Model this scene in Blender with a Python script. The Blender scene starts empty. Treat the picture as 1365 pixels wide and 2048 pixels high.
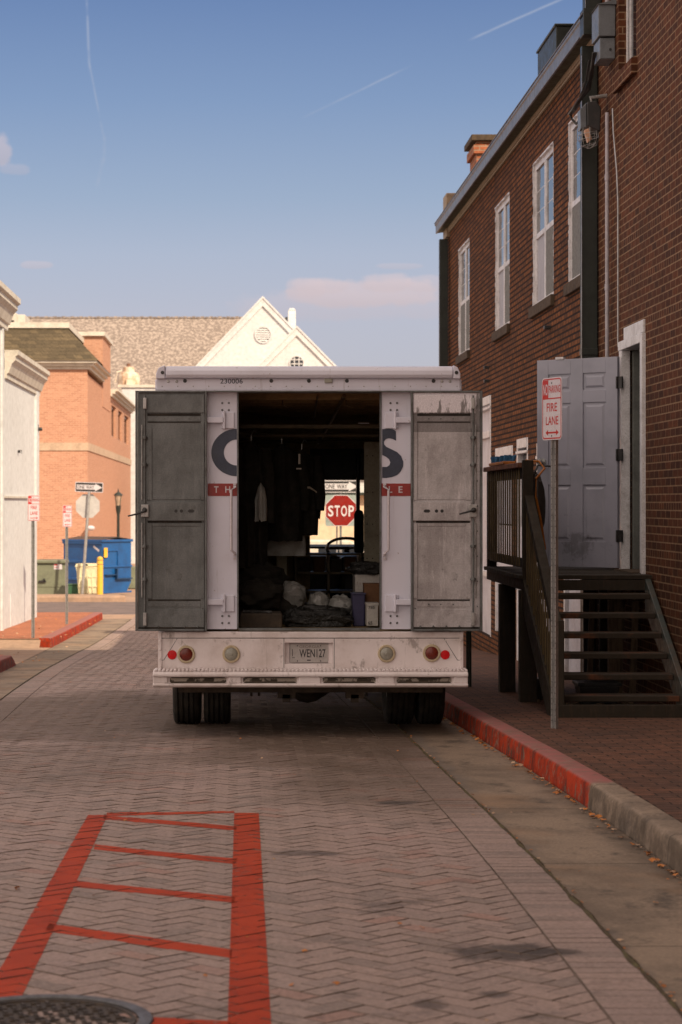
import bpy, bmesh, math, random
from mathutils import Vector, Matrix, noise as mnoise
random.seed(7)
PI = math.pi
scene = bpy.context.scene
# ------------------------------------------------------------ camera, sky, sun, exposure
F = 4400.0                      # focal length in photo pixels (photo 1365 x 2048)
VX, VY = 478.0, 1005.0          # where the street runs to in the photo
EYE = 1.49
cd = bpy.data.cameras.new('camera'); cam = bpy.data.objects.new('camera', cd)
scene.collection.objects.link(cam); scene.camera = cam
cam.location = (0, 0, EYE); cam.rotation_euler = (PI/2, 0, 0)
cd.sensor_fit = 'VERTICAL'; cd.sensor_height = 36.0; cd.sensor_width = 24.0
cd.lens = F/2048*36.0
cd.shift_x = (682.5-VX)/2048; cd.shift_y = -(1024-VY)/2048
cd.clip_start = 0.1; cd.clip_end = 6000
cd.dof.use_dof = True; cd.dof.focus_distance = 17.0; cd.dof.aperture_fstop = 5.2
SUN_EL, SUN_AZ = math.radians(37.0), math.radians(35.0)   # sun behind the camera and to the right
world = bpy.data.worlds.new('World'); scene.world = world; world.use_nodes = True
scene.view_settings.view_transform = 'Standard'; scene.view_settings.look = 'None'
scene.view_settings.exposure = 0.30; scene.view_settings.gamma = 1.0
scene.view_settings.use_curve_mapping = False
SKY_STRENGTH = 0.15
sd = bpy.data.lights.new('sun', 'SUN'); sun = bpy.data.objects.new('sun', sd)
scene.collection.objects.link(sun)
sd.energy = 4.7; sd.angle = math.radians(0.5); sd.color = (1.0, 0.82, 0.60)
sdir = Vector((-math.sin(SUN_AZ)*math.cos(SUN_EL), math.cos(SUN_AZ)*math.cos(SUN_EL), -math.sin(SUN_EL)))
sun.rotation_euler = sdir.to_track_quat('-Z', 'Y').to_euler()
sun.location = (6, -20, 20)

# ------------------------------------------------------------ node expression helper
class NX:
    def __init__(s, nt, sock): s.nt = nt; s.s = sock
    def _m(s, op, a, b=None, c=None):
        n = s.nt.nodes.new('ShaderNodeMath'); n.operation = op
        for i, v in enumerate((a, b, c)):
            if v is None: continue
            if isinstance(v, NX): s.nt.links.new(v.s, n.inputs[i])
            else: n.inputs[i].default_value = v
        return NX(s.nt, n.outputs[0])
    def __add__(s, o): return s._m('ADD', s, o)
    def __sub__(s, o): return s._m('SUBTRACT', s, o)
    def __mul__(s, o): return s._m('MULTIPLY', s, o)
    def __truediv__(s, o): return s._m('DIVIDE', s, o)
    def __pow__(s, o): return s._m('POWER', s, o)
    def mod(s, o): return s._m('FLOORED_MODULO', s, o)
    def floor(s): return s._m('FLOOR', s)
    def lt(s, o): return s._m('LESS_THAN', s, o)
    def gt(s, o): return s._m('GREATER_THAN', s, o)
    def mx(s, o): return s._m('MAXIMUM', s, o)
    def mn(s, o): return s._m('MINIMUM', s, o)
    def abs(s): return s._m('ABSOLUTE', s)
    def inv(s): return s._m('SUBTRACT', 1.0, s)
    def ss(s, a, b):
        n = s.nt.nodes.new('ShaderNodeMapRange'); n.interpolation_type = 'SMOOTHSTEP'; n.clamp = True
        n.inputs['From Min'].default_value = a; n.inputs['From Max'].default_value = b
        s.nt.links.new(s.s, n.inputs['Value']); return NX(s.nt, n.outputs['Result'])
    def ln(s, a, b, c=0.0, d=1.0):
        n = s.nt.nodes.new('ShaderNodeMapRange'); n.clamp = True
        n.inputs['From Min'].default_value = a; n.inputs['From Max'].default_value = b
        n.inputs['To Min'].default_value = c; n.inputs['To Max'].default_value = d
        s.nt.links.new(s.s, n.inputs['Value']); return NX(s.nt, n.outputs['Result'])
def mixc(nt, f, a, b, mode='MIX'):
    n = nt.nodes.new('ShaderNodeMix'); n.data_type = 'RGBA'; n.blend_type = mode
    for key, v in ((0, f), (6, a), (7, b)):
        if isinstance(v, NX): nt.links.new(v.s, n.inputs[key])
        elif key == 0: n.inputs[0].default_value = v
        elif hasattr(v, 'is_output'): nt.links.new(v, n.inputs[key])
        else: n.inputs[key].default_value = (*v[:3], 1)
    return NX(nt, n.outputs[2])
def texco(nt, kind='Object'):
    n = nt.nodes.new('ShaderNodeTexCoord'); return n.outputs[kind]
def sep(nt, sock):
    n = nt.nodes.new('ShaderNodeSeparateXYZ'); nt.links.new(sock, n.inputs[0])
    return [NX(nt, n.outputs[i]) for i in range(3)]
def comb(nt, x, y, z=0.0):
    n = nt.nodes.new('ShaderNodeCombineXYZ')
    for i, v in enumerate((x, y, z)):
        if isinstance(v, NX): nt.links.new(v.s, n.inputs[i])
        else: n.inputs[i].default_value = v
    return n.outputs[0]
def noise(nt, vec, scale=5, detail=4, rough=0.55, stretch=None, dist=0.0):
    if stretch:
        m = nt.nodes.new('ShaderNodeMapping'); m.inputs['Scale'].default_value = stretch
        nt.links.new(vec, m.inputs[0]); vec = m.outputs[0]
    n = nt.nodes.new('ShaderNodeTexNoise'); n.inputs['Scale'].default_value = scale
    n.inputs['Detail'].default_value = detail; n.inputs['Roughness'].default_value = rough
    n.inputs['Distortion'].default_value = dist
    nt.links.new(vec, n.inputs['Vector']); return NX(nt, n.outputs['Fac'])
def newmat(name):
    m = bpy.data.materials.new(name); m.use_nodes = True
    nt = m.node_tree; b = nt.nodes['Principled BSDF']
    return m, nt, b
def setin(nt, b, key, v):
    if isinstance(v, NX): nt.links.new(v.s, b.inputs[key])
    elif isinstance(v, (tuple, list)): b.inputs[key].default_value = (*v[:3], 1)
    else: b.inputs[key].default_value = v
def bump(nt, b, h, strength=0.3, dist=0.01):
    n = nt.nodes.new('ShaderNodeBump'); n.inputs['Strength'].default_value = strength
    n.inputs['Distance'].default_value = dist
    nt.links.new(h.s, n.inputs['Height']); nt.links.new(n.outputs[0], b.inputs['Normal'])
def pm(name, c1, c2=None, rough=0.6, metal=0.0, scale=6.0, stretch=None, lo=0.4, hi=0.7,
       bmp=0.0, bscale=60, speck=None, coat=0.0):
    """weathered surface: two colours through noise, fine mottling, varying gloss"""
    m, nt, b = newmat(name)
    o = texco(nt)
    if c2 is None: c2 = tuple(v*0.72 for v in c1)
    f = noise(nt, o, scale, 6, 0.6, stretch).ss(lo, hi)
    col = mixc(nt, f, c1, c2)
    fine = noise(nt, o, scale*9, 3, 0.6, stretch).ln(0.3, 0.7, 0.86, 1.1)
    col = mixc(nt, 1.0, col, NX(nt, comb(nt, fine, fine, fine)), 'MULTIPLY')
    if speck:
        s = noise(nt, o, scale*14, 2, 0.5).ss(0.66, 0.72)
        col = mixc(nt, s, col, speck)
    setin(nt, b, 'Base Color', col)
    r = noise(nt, o, scale*2.3, 4).ln(0.3, 0.7, max(rough-0.12, 0.03), min(rough+0.12, 1))
    setin(nt, b, 'Roughness', r); b.inputs['Metallic'].default_value = metal
    b.inputs['Coat Weight'].default_value = coat
    if rough > 0.55: b.inputs['Specular IOR Level'].default_value = 0.22
    if bmp > 0: bump(nt, b, noise(nt, o, bscale, 4), bmp, 0.004)
    return m

# ------------------------------------------------------------ sky
def build_world():
    nt = world.node_tree; bg = nt.nodes['Background']
    sky = nt.nodes.new('ShaderNodeTexSky'); sky.sky_type = 'NISHITA'; sky.sun_disc = False
    sky.sun_elevation = SUN_EL; sky.sun_rotation = PI-SUN_AZ
    sky.altitude = 50; sky.air_density = 1.0; sky.dust_density = 1.3; sky.ozone_density = 1.5
    d = texco(nt, 'Generated'); x, y, z = sep(nt, d)
    yy = y.mx(0.02); u = x/yy; v = z/yy; front = y.gt(0.1)
    def U(px): return (px-VX)/F
    def V(py): return (VY-py)/F
    uv = comb(nt, u, v)
    nz = noise(nt, uv, 38, 6, 0.6, (1, 2.2, 1)); n2 = noise(nt, uv, 120, 5, 0.6)
    wob = (noise(nt, uv, 60, 3)-0.5)
    col = NX(nt, sky.outputs[0])
    # the deep, slightly hazy evening blue opposite the sun; bright fill added overhead and behind, out of view, to lift the shaded street
    rmp = nt.nodes.new('ShaderNodeValToRGB'); cr = rmp.color_ramp
    stops = [(0.0, (0.44, 0.40, 0.45)), (0.085, (0.42, 0.405, 0.505)), (0.112, (0.365, 0.390, 0.510)), (0.137, (0.275, 0.335, 0.475)), (0.18, (0.170, 0.245, 0.425)), (0.225, (0.095, 0.160, 0.350)), (0.5, (0.055, 0.13, 0.38))]
    while len(cr.elements) < len(stops): cr.elements.new(0.5)
    for e, (p, c) in zip(cr.elements, stops): e.position = p*2; e.color = (*c, 1)
    nt.links.new((z*2.0).s, rmp.inputs[0])
    k = 0.84/SKY_STRENGTH; blue = mixc(nt, 1.0, NX(nt, rmp.outputs[0]), (k, k, k), 'MULTIPLY')
    col = mixc(nt, 0.85, col, blue)
    fill_mask = (y.ss(0.62, 0.05)).mx(z.ss(0.36, 0.62))
    vn_ = noise(nt, d, 2.6, 6, 0.6).ln(0.3, 0.7, 0.72, 1.0)
    col = mixc(nt, fill_mask*vn_, col, FILL_SKY)
    # cloud bank and wisps
    def cloud(px, py, rx, ry, a, c):
        nonlocal col
        du = (u-U(px))/(rx/F); dv = (v-V(py))/(ry/F)
        # flat base, bumpy top
        r = (du*du)*(du*du) + dv*dv + (nz-0.5)*1.9 + (n2-0.5)*1.1
        m = r.ss(1.15, 0.35)*front*a
        shade = dv.ss(-1.0, 0.7)
        cc = mixc(nt, shade, tuple(k*0.86 for k in c), c)
        col = mixc(nt, m, col, cc)
    CL = CLOUD_COL
    cloud(735, 586, 165, 30, 0.7, CL); cloud(770, 566, 55, 20, 0.55, CL); cloud(640, 570, 60, 17, 0.4, CL); cloud(850, 568, 40, 18, 0.4, CL)
    cloud(610, 575, 42, 22, 0.5, CL)
    cloud(690, 610, 240, 34, 0.28, CL)
    cloud(800, 532, 50, 7, 0.26, CL)
    cloud(-6, 300, 34, 34, 0.5, CL); cloud(30, 338, 34, 13, 0.22, CL)
    cloud(75, 530, 34, 8, 0.35, CL)
    # contrails
    def trail(x0, y0, x1, y1, w, a):
        nonlocal col
        au, av, bu, bv = U(x0), V(y0), U(x1), V(y1)
        L = math.hypot(bu-au, bv-av); tx, ty = (bu-au)/L, (bv-av)/L
        t = ((u-au)*tx + (v-av)*ty)/L
        n = (u-au)*(-ty) + (v-av)*tx + wob*(2.5/F)
        m = n.abs().ss(w/F, 0.0)*t.ss(-0.03, 0.12)*t.ss(1.03, 0.75)*front*a*nz.ss(0.25, 0.6)
        col = mixc(nt, m, col, TRAIL_COL)
    trail(605, 236, 830, 128, 3.5, 0.5)
    trail(938, 80, 1160, -18, 4.0, 0.6)
    trail(173, -20, 180, 150, 4.5, 0.55)
    trail(178, 120, 202, 245, 3.5, 0.45)
    trail(201, 240, 210, 285, 4, 0.28)
    trail(210, 270, 208, 330, 5.5, 0.36)
    trail(208, 310, 193, 380, 6.5, 0.42)
    nt.links.new(col.s, bg.inputs['Color']); bg.inputs['Strength'].default_value = SKY_STRENGTH
FILL_SKY = (7.9, 6.5, 5.5); CLOUD_COL = (3.75, 3.15, 3.3); TRAIL_COL = (2.2, 2.5, 3.2)
build_world()

# ------------------------------------------------------------ mesh helpers
def wloc(o):
    v = Vector((0, 0, 0))
    while o is not None: v = v+o.location; o = o.parent
    return v
class MB:
    def __init__(s): s.v = []; s.f = []; s.m = []; s.c = {}
    def poly(s, pts, mi=0):
        n = len(s.v); s.v += [tuple(p) for p in pts]; s.f.append(list(range(n, n+len(pts)))); s.m.append(mi)
    def raw(s, vs, fs, mi=0):
        n = len(s.v); s.v += [tuple(p) for p in vs]
        for f in fs: s.f.append([i+n for i in f]); s.m.append(mi)
    def box(s, x0, x1, y0, y1, z0, z1, mi=0):
        if x0 > x1: x0, x1 = x1, x0
        if y0 > y1: y0, y1 = y1, y0
        if z0 > z1: z0, z1 = z1, z0
        v = [(x0,y0,z0),(x1,y0,z0),(x1,y1,z0),(x0,y1,z0),(x0,y0,z1),(x1,y0,z1),(x1,y1,z1),(x0,y1,z1)]
        s.raw(v, [(0,3,2,1),(4,5,6,7),(0,1,5,4),(1,2,6,5),(2,3,7,6),(3,0,4,7)], mi)
    def prism(s, pts, axis, a, b, mi=0):
        """extrude 2-D polygon pts along axis from a to b; axis x: pts=(y,z), y: pts=(x,z), z: pts=(x,y)"""
        def mk(p, t):
            return {'x': (t, p[0], p[1]), 'y': (p[0], t, p[1]), 'z': (p[0], p[1], t)}[axis]
        n = len(pts); v = [mk(p, a) for p in pts]+[mk(p, b) for p in pts]
        fs = [tuple(range(n-1, -1, -1)), tuple(range(n, 2*n))]+[(i, (i+1) % n, n+(i+1) % n, n+i) for i in range(n)]
        s.raw(v, fs, mi)
    def tube(s, path, r, n=10, mi=0, cap=True, r2=None):
        P = [Vector(p) for p in path]; k = len(P); rings = []
        for i, p in enumerate(P):
            t = (P[min(i+1, k-1)]-P[max(i-1, 0)]).normalized()
            up = Vector((0, 0, 1)) if abs(t.z) < 0.95 else Vector((0, 1, 0))
            a = t.cross(up).normalized(); b = a.cross(t)
            rr = r if r2 is None else r+(r2-r)*i/(k-1)
            rings.append([p+(a*math.cos(q)+b*math.sin(q))*rr for q in [2*PI*j/n for j in range(n)]])
        v = [q for R in rings for q in R]; fs = []
        for i in range(k-1):
            for j in range(n): fs.append((i*n+j, i*n+(j+1) % n, (i+1)*n+(j+1) % n, (i+1)*n+j))
        if cap: fs += [tuple(range(n-1, -1, -1)), tuple((k-1)*n+j for j in range(n))]
        s.raw(v, fs, mi)
    def lathe(s, prof, c, axis='z', n=24, mi=0):
        """prof: (radius, height along axis) pairs"""
        v = []; k = len(prof)
        for r, h in prof:
            for j in range(n):
                a = 2*PI*j/n; p, q = r*math.cos(a), r*math.sin(a)
                v.append({'z': (c[0]+p, c[1]+q, c[2]+h), 'y': (c[0]+p, c[1]+h, c[2]+q), 'x': (c[0]+h, c[1]+p, c[2]+q)}[axis])
        fs = []
        for i in range(k-1):
            for j in range(n): fs.append((i*n+j, i*n+(j+1) % n, (i+1)*n+(j+1) % n, (i+1)*n+j))
        if prof[0][0] > 1e-6: fs.append(tuple(range(n-1, -1, -1)))
        if prof[-1][0] > 1e-6: fs.append(tuple((k-1)*n+j for j in range(n)))
        s.raw(v, fs, mi)
    def disc(s, c, r, axis='y', n=20, th=0.004, mi=0):
        s.lathe([(0.0001, -th), (r, -th), (r, 0), (0.0001, 0)], c, axis, n, mi)
    def dome(s, c, r, n=12, mi=0, sx=1, sy=1, sz=1, rings=6, jit=0.0, seed=0):
        v = []; fs = []
        for i in range(rings+1):
            a = PI*i/rings
            for j in range(n):
                b = 2*PI*j/n; d = Vector((math.sin(a)*math.cos(b), math.sin(a)*math.sin(b), math.cos(a)))
                q = 1+jit*(mnoise.noise(d*2.1+Vector((seed*3.7, 0, 0)))*1.2+0.6*mnoise.noise(d*5+Vector((seed, 9, 0))))
                v.append((c[0]+d.x*r*sx*q, c[1]+d.y*r*sy*q, c[2]+d.z*r*sz*q))
        for i in range(rings):
            for j in range(n): fs.append((i*n+j, (i+1)*n+j, (i+1)*n+(j+1) % n, i*n+(j+1) % n))
        s.raw(v, fs, mi)
    def build(s, name, mat, parent=None, smooth=False, bev=0.0, local=False, seg=2, merge=False, kind=None, nofix=False):
        me = bpy.data.meshes.new(name)
        off = Vector((0, 0, 0)) if (parent is None or local) else wloc(parent)
        me.from_pydata([(a-off.x, b-off.y, c-off.z) for a, b, c in s.v], [], s.f); 
        mats = mat if isinstance(mat, (list, tuple)) else [mat]
        for m in mats: me.materials.append(m)
        for p, mi in zip(me.polygons, s.m): p.material_index = mi
        if smooth: me.polygons.foreach_set('use_smooth', [True]*len(me.polygons))
        me.update()
        if not nofix:
            bm = bmesh.new(); bm.from_mesh(me)
            if merge: bmesh.ops.remove_doubles(bm, verts=bm.verts, dist=1e-5)
            bmesh.ops.recalc_face_normals(bm, faces=bm.faces)
            bm.to_mesh(me); bm.free()
        o = bpy.data.objects.new(name, me); scene.collection.objects.link(o)
        if parent is not None: o.parent = parent
        if bev > 0:
            b = o.modifiers.new('bevel', 'BEVEL'); b.width = bev; b.segments = seg; b.limit_method = 'ANGLE'
            b.angle_limit = math.radians(40)
        if smooth:
            w = o.modifiers.new('edges', 'EDGE_SPLIT'); w.split_angle = math.radians(38)
        if kind: o['kind'] = kind
        return o
def thing(name, label, cat, loc=(0, 0, 0), rz=0.0, group=None):
    o = bpy.data.objects.new(name, None); scene.collection.objects.link(o)
    o.location = loc; o.rotation_euler = (0, 0, rz); o.empty_display_size = 0.2
    o['label'] = label; o['category'] = cat
    if group: o['group'] = group
    return o
def tag(o, label, cat, group=None):
    o['label'] = label; o['category'] = cat
    if group: o['group'] = group
    return o
_tc = {}
def textgeo(t, bold=0.0):
    key = (t, bold)
    if key not in _tc:
        cu = bpy.data.curves.new('t', 'FONT'); cu.body = t; cu.size = 1; cu.offset = bold
        cu.resolution_u = 3
        ob = bpy.data.objects.new('t', cu); scene.collection.objects.link(ob)
        bpy.context.view_layer.update()
        me = ob.evaluated_get(bpy.context.evaluated_depsgraph_get()).to_mesh()
        vs = [tuple(v.co) for v in me.vertices]; fs = [tuple(p.vertices) for p in me.polygons]
        x0 = min(v[0] for v in vs); x1 = max(v[0] for v in vs); y0 = min(v[1] for v in vs); y1 = max(v[1] for v in vs)
        _tc[key] = ([((v[0]-x0)/(x1-x0), (v[1]-y0)/(y1-y0)) for v in vs], fs)
        bpy.data.objects.remove(ob); bpy.data.curves.remove(cu)
    return _tc[key]
def add_text(mb, t, x0, x1, z0, z1, y, bold=0.0, mi=0):
    """flat letters in the plane y facing the camera, filling the box"""
    vs, fs = textgeo(t, bold)
    mb.raw([(x0+a*(x1-x0), y, z0+b*(z1-z0)) for a, b in vs], fs, mi)

# ------------------------------------------------------------ ground profile and street edges (X as a function of distance Y)
def lerp_tab(tab, y):
    if y <= tab[0][0]: return tab[0][1]
    for (a, p), (b, q) in zip(tab, tab[1:]):
        if y <= b: return p+(q-p)*(y-a)/(b-a)
    return tab[-1][1]
PT = [(-80, 0.04), (0, 1.49), (7, 1.617), (12.4, 1.715), (18.2, 1.82), (24, 2.0), (30, 2.22), (39, 2.57), (47.5, 2.73), (53, 2.82), (57, 2.88), (66, 3.0), (80, 3.15), (100, 3.2), (4000, 3.2)]
def prof(y):
    if y < -60 or y > 130: return lerp_tab(PT, y)
    return sum(lerp_tab(PT, y+k*0.5) for k in range(-4, 5))/9
def gz(y): return EYE-prof(y)
GL = [(-80, -2.15), (18, -2.2), (21.4, -2.32), (28, -2.5), (37.5, -2.66), (50, -2.6), (54, -2.6)]     # left gutter joint
GR = [(-80, 1.41), (10.6, 1.40), (15.8, 1.31), (25, 1.2), (60, 1.15)]
KL = [(-80, -2.75), (18, -2.8), (29.7, -3.02), (39, -3.3), (60, -3.27)]
KR = [(-80, 1.98), (12.4, 1.98), (15.5, 1.87), (19, 1.76), (25, 1.72), (60, 1.70)]
def smooth_tab(tab): return lambda y: sum(lerp_tab(tab, y+k*0.6) for k in range(-3, 4))/7
gl, gr, kl, kr = map(smooth_tab, (GL, GR, KL, KR))
BAND = 0.24
def gpt(px, py):
    """point of the street surface seen at a photo position"""
    lo, hi = 3.0, 60.0
    for _ in range(50):
        d = (lo+hi)/2
        if VY+F*prof(d)/d > py: lo = d
        else: hi = d
    return ((px-VX)*d/F, d)
def P(px, py, d): return ((px-VX)*d/F, d, EYE+(VY-py)*d/F)
def strip(mb, fa, fb, y0, y1, dz=0.0, step=0.8, mi=0):
    n = max(1, int((y1-y0)/step)); ys = [y0+(y1-y0)*i/n for i in range(n+1)]
    v = []
    for y in ys: v += [(fa(y), y, gz(y)+dz), (fb(y), y, gz(y)+dz)]
    mb.raw(v, [(2*i, 2*i+1, 2*i+3, 2*i+2) for i in range(n)], mi)
# ------------------------------------------------------------ materials
def brickmat(name, c1, c2, mortar, bw=0.203, rh=0.0677, ms=0.008, header=True, b=0.6, stain=0.5, grime=(0.05, 0.035, 0.03), flat=False, mot=1.0):
    m, nt, bs = newmat(name)
    x, y, z = sep(nt, texco(nt))
    vec = comb(nt, x, y) if flat else comb(nt, x+y, z)
    wob = noise(nt, texco(nt), 9, 3); 
    def bt(w, off):
        n = nt.nodes.new('ShaderNodeTexBrick'); n.offset = off; n.inputs['Scale'].default_value = 1
        n.inputs['Color1'].default_value = (*c1, 1); n.inputs['Color2'].default_value = (*c2, 1)
        n.inputs['Mortar'].default_value = (*mortar, 1); n.inputs['Mortar Size'].default_value = ms
        n.inputs['Mortar Smooth'].default_value = 0.25; n.inputs['Bias'].default_value = 0.0
        n.inputs['Brick Width'].default_value = w; n.inputs['Row Height'].default_value = rh
        nt.links.new(vec, n.inputs['Vector']); return n
    A = bt(bw, 0.5); ca, fa = NX(nt, A.outputs['Color']), NX(nt, A.outputs['Fac'])
    if header:
        B = bt(bw/2, 0.25); hsel = ((z/rh).floor().mod(6.0)).lt(0.5)
        ca = mixc(nt, hsel, ca, NX(nt, B.outputs['Color'])); fa = fa+(NX(nt, B.outputs['Fac'])-fa)*hsel
    o = texco(nt)
    big = noise(nt, o, 0.9, 5, 0.6).ss(0.42, 0.75)
    col = mixc(nt, big*stain*0.6, ca, grime)
    mid = noise(nt, o, 14, 4).ln(0.3, 0.7, 1-0.25*mot, 1+0.2*mot)
    fine = noise(nt, o, 130, 2).ln(0.3, 0.7, 1-0.15*mot, 1+0.12*mot)*mid
    col = mixc(nt, 1.0, col, NX(nt, comb(nt, fine, fine, fine)), 'MULTIPLY')
    setin(nt, bs, 'Base Color', col); bs.inputs['Roughness'].default_value = 0.85; bs.inputs['Specular IOR Level'].default_value = 0.12
    h = fa*(-1.0)+noise(nt, o, 50, 3)*0.35
    bump(nt, bs, h, b, 0.008)
    return m
M = {}
M['brick_near'] = brickmat('dark red brick', (0.120, 0.041, 0.018), (0.062, 0.025, 0.014), (0.25, 0.155, 0.092), ms=0.0066, b=0.6, stain=0.7, grime=(0.030, 0.017, 0.011))
M['brick_far'] = brickmat('brown brick', (0.210, 0.078, 0.027), (0.100, 0.041, 0.018), (0.022, 0.011, 0.007), ms=0.013, b=1.0, stain=0.3)
M['brick_pink'] = brickmat('salmon brick', (0.50, 0.265, 0.175), (0.40, 0.20, 0.13), (0.52, 0.33, 0.24), header=False, b=0.2, stain=0.0, mot=0.35)
M['brick_walk'] = brickmat('sidewalk brick', (0.165, 0.080, 0.052), (0.105, 0.060, 0.044), (0.035, 0.025, 0.02), bw=0.205, rh=0.103, ms=0.006, header=False, b=0.6, stain=0.8, flat=True)
M['brick_redwalk'] = brickmat('red sidewalk brick', (0.46, 0.17, 0.09), (0.36, 0.14, 0.08), (0.22, 0.12, 0.08), bw=0.205, rh=0.103, ms=0.006, header=False, b=0.4, stain=0.4, flat=True)
M['white_paint'] = pm('painted masonry', (0.62, 0.63, 0.635), (0.57, 0.575, 0.575), 0.8, scale=0.8, bmp=0.15, bscale=30)
M['trim_cream'] = pm('cream trim', (0.60, 0.56, 0.49), (0.47, 0.43, 0.37), 0.6, scale=3)
M['trim_white'] = pm('white trim paint', (0.70, 0.69, 0.70), (0.52, 0.50, 0.50), 0.45, scale=7, speck=(0.3, 0.25, 0.2))
M['fascia'] = pm('grey metal gutter', (0.15, 0.165, 0.195), (0.105, 0.115, 0.14), 0.45, scale=5)
M['darkgreen'] = pm('dark green metal', (0.020, 0.026, 0.021), (0.014, 0.018, 0.015), 0.45, scale=4)
M['greensoffit'] = pm('green soffit', (0.07, 0.075, 0.05), None, 0.6)
M['frieze'] = pm('tan frieze board', (0.36, 0.28, 0.20), (0.22, 0.17, 0.12), 0.7, scale=9, stretch=(1, 4, 1))
M['shingle'] = brickmat('brown shingles', (0.13, 0.10, 0.062), (0.08, 0.064, 0.043), (0.055, 0.045, 0.03), bw=0.3, rh=0.14, ms=0.008, header=False, b=0.4, stain=0.1)
M['roof_grey'] = pm('grey shingles', (0.19, 0.155, 0.135), (0.36, 0.30, 0.26), 0.9, scale=5.5, lo=0.42, hi=0.62)
M['asphalt'] = pm('asphalt', (0.17, 0.13, 0.12), (0.11, 0.09, 0.085), 0.9, scale=1.4, bmp=0.5, bscale=90)
M['earth'] = pm('earth and pavement', (0.22, 0.18, 0.15), (0.15, 0.125, 0.105), 0.95, scale=0.3)
M['stone'] = pm('tan stone band', (0.50, 0.37, 0.27), (0.40, 0.29, 0.21), 0.8, scale=2)
M['glass'] = None
def glassmat():
    m, nt, b = newmat('window glass'); b.inputs['Base Color'].default_value = (0.018, 0.022, 0.028, 1)
    b.inputs['Roughness'].default_value = 0.04; b.inputs['IOR'].default_value = 1.6
    bump(nt, b, noise(nt, texco(nt), 2.5, 2), 0.04, 0.02); return m
M['glass'] = glassmat()
M['screen'] = pm('grey insect screen', (0.20, 0.20, 0.19), (0.13, 0.13, 0.125), 0.8, scale=20, bmp=0.3, bscale=300)
M['curtain'] = pm('pale blind', (0.42, 0.42, 0.46), (0.32, 0.32, 0.36), 0.6, scale=12, stretch=(1, 3, 0.2))
M['sillstone'] = pm('weathered sill', (0.085, 0.06, 0.04), (0.05, 0.036, 0.026), 0.85, scale=10, bmp=0.3)
M['galv'] = pm('galvanised steel', (0.44, 0.43, 0.42), (0.30, 0.30, 0.29), 0.42, 0.65, scale=18)
M['grey_box'] = pm('grey enamel', (0.15, 0.165, 0.18), (0.11, 0.12, 0.13), 0.4, scale=8)
M['conduit'] = pm('conduit', (0.42, 0.39, 0.42), (0.32, 0.30, 0.32), 0.45, scale=9)
M['black'] = pm('black plastic', (0.02, 0.02, 0.02), (0.035, 0.03, 0.03), 0.45, scale=12)
M['dark'] = pm('dark void', (0.015, 0.013, 0.012), None, 0.9)
M['tread'] = pm('worn tread', (0.035, 0.026, 0.018), (0.115, 0.045, 0.022), 0.75, scale=3, stretch=(1.4, 4, 1), lo=0.52, hi=0.66, bmp=0.35, bscale=40)
M['slat'] = pm('weathered slat in lit tone', (0.13, 0.095, 0.045), (0.07, 0.052, 0.03), 0.75, scale=9, stretch=(1, 1, 0.2), bmp=0.3)  # olive gold tone paints the light caught on the slat faces
M['wood'] = pm('dark stained timber', (0.028, 0.022, 0.015), (0.050, 0.032, 0.020), 0.75, scale=7, stretch=(6, 0.7, 1), lo=0.45, hi=0.8, bmp=0.35, bscale=40)
M['woodred'] = pm('worn red timber', (0.20, 0.085, 0.05), (0.09, 0.05, 0.035), 0.8, scale=10, bmp=0.3)
M['rawwood'] = pm('weathered boards', (0.16, 0.11, 0.07), (0.07, 0.05, 0.035), 0.85, scale=12, stretch=(3, 3, 0.4), bmp=0.3)
M['greenmetal'] = pm('green sheet metal', (0.032, 0.042, 0.038), (0.065, 0.045, 0.03), 0.5, scale=7)

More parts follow.
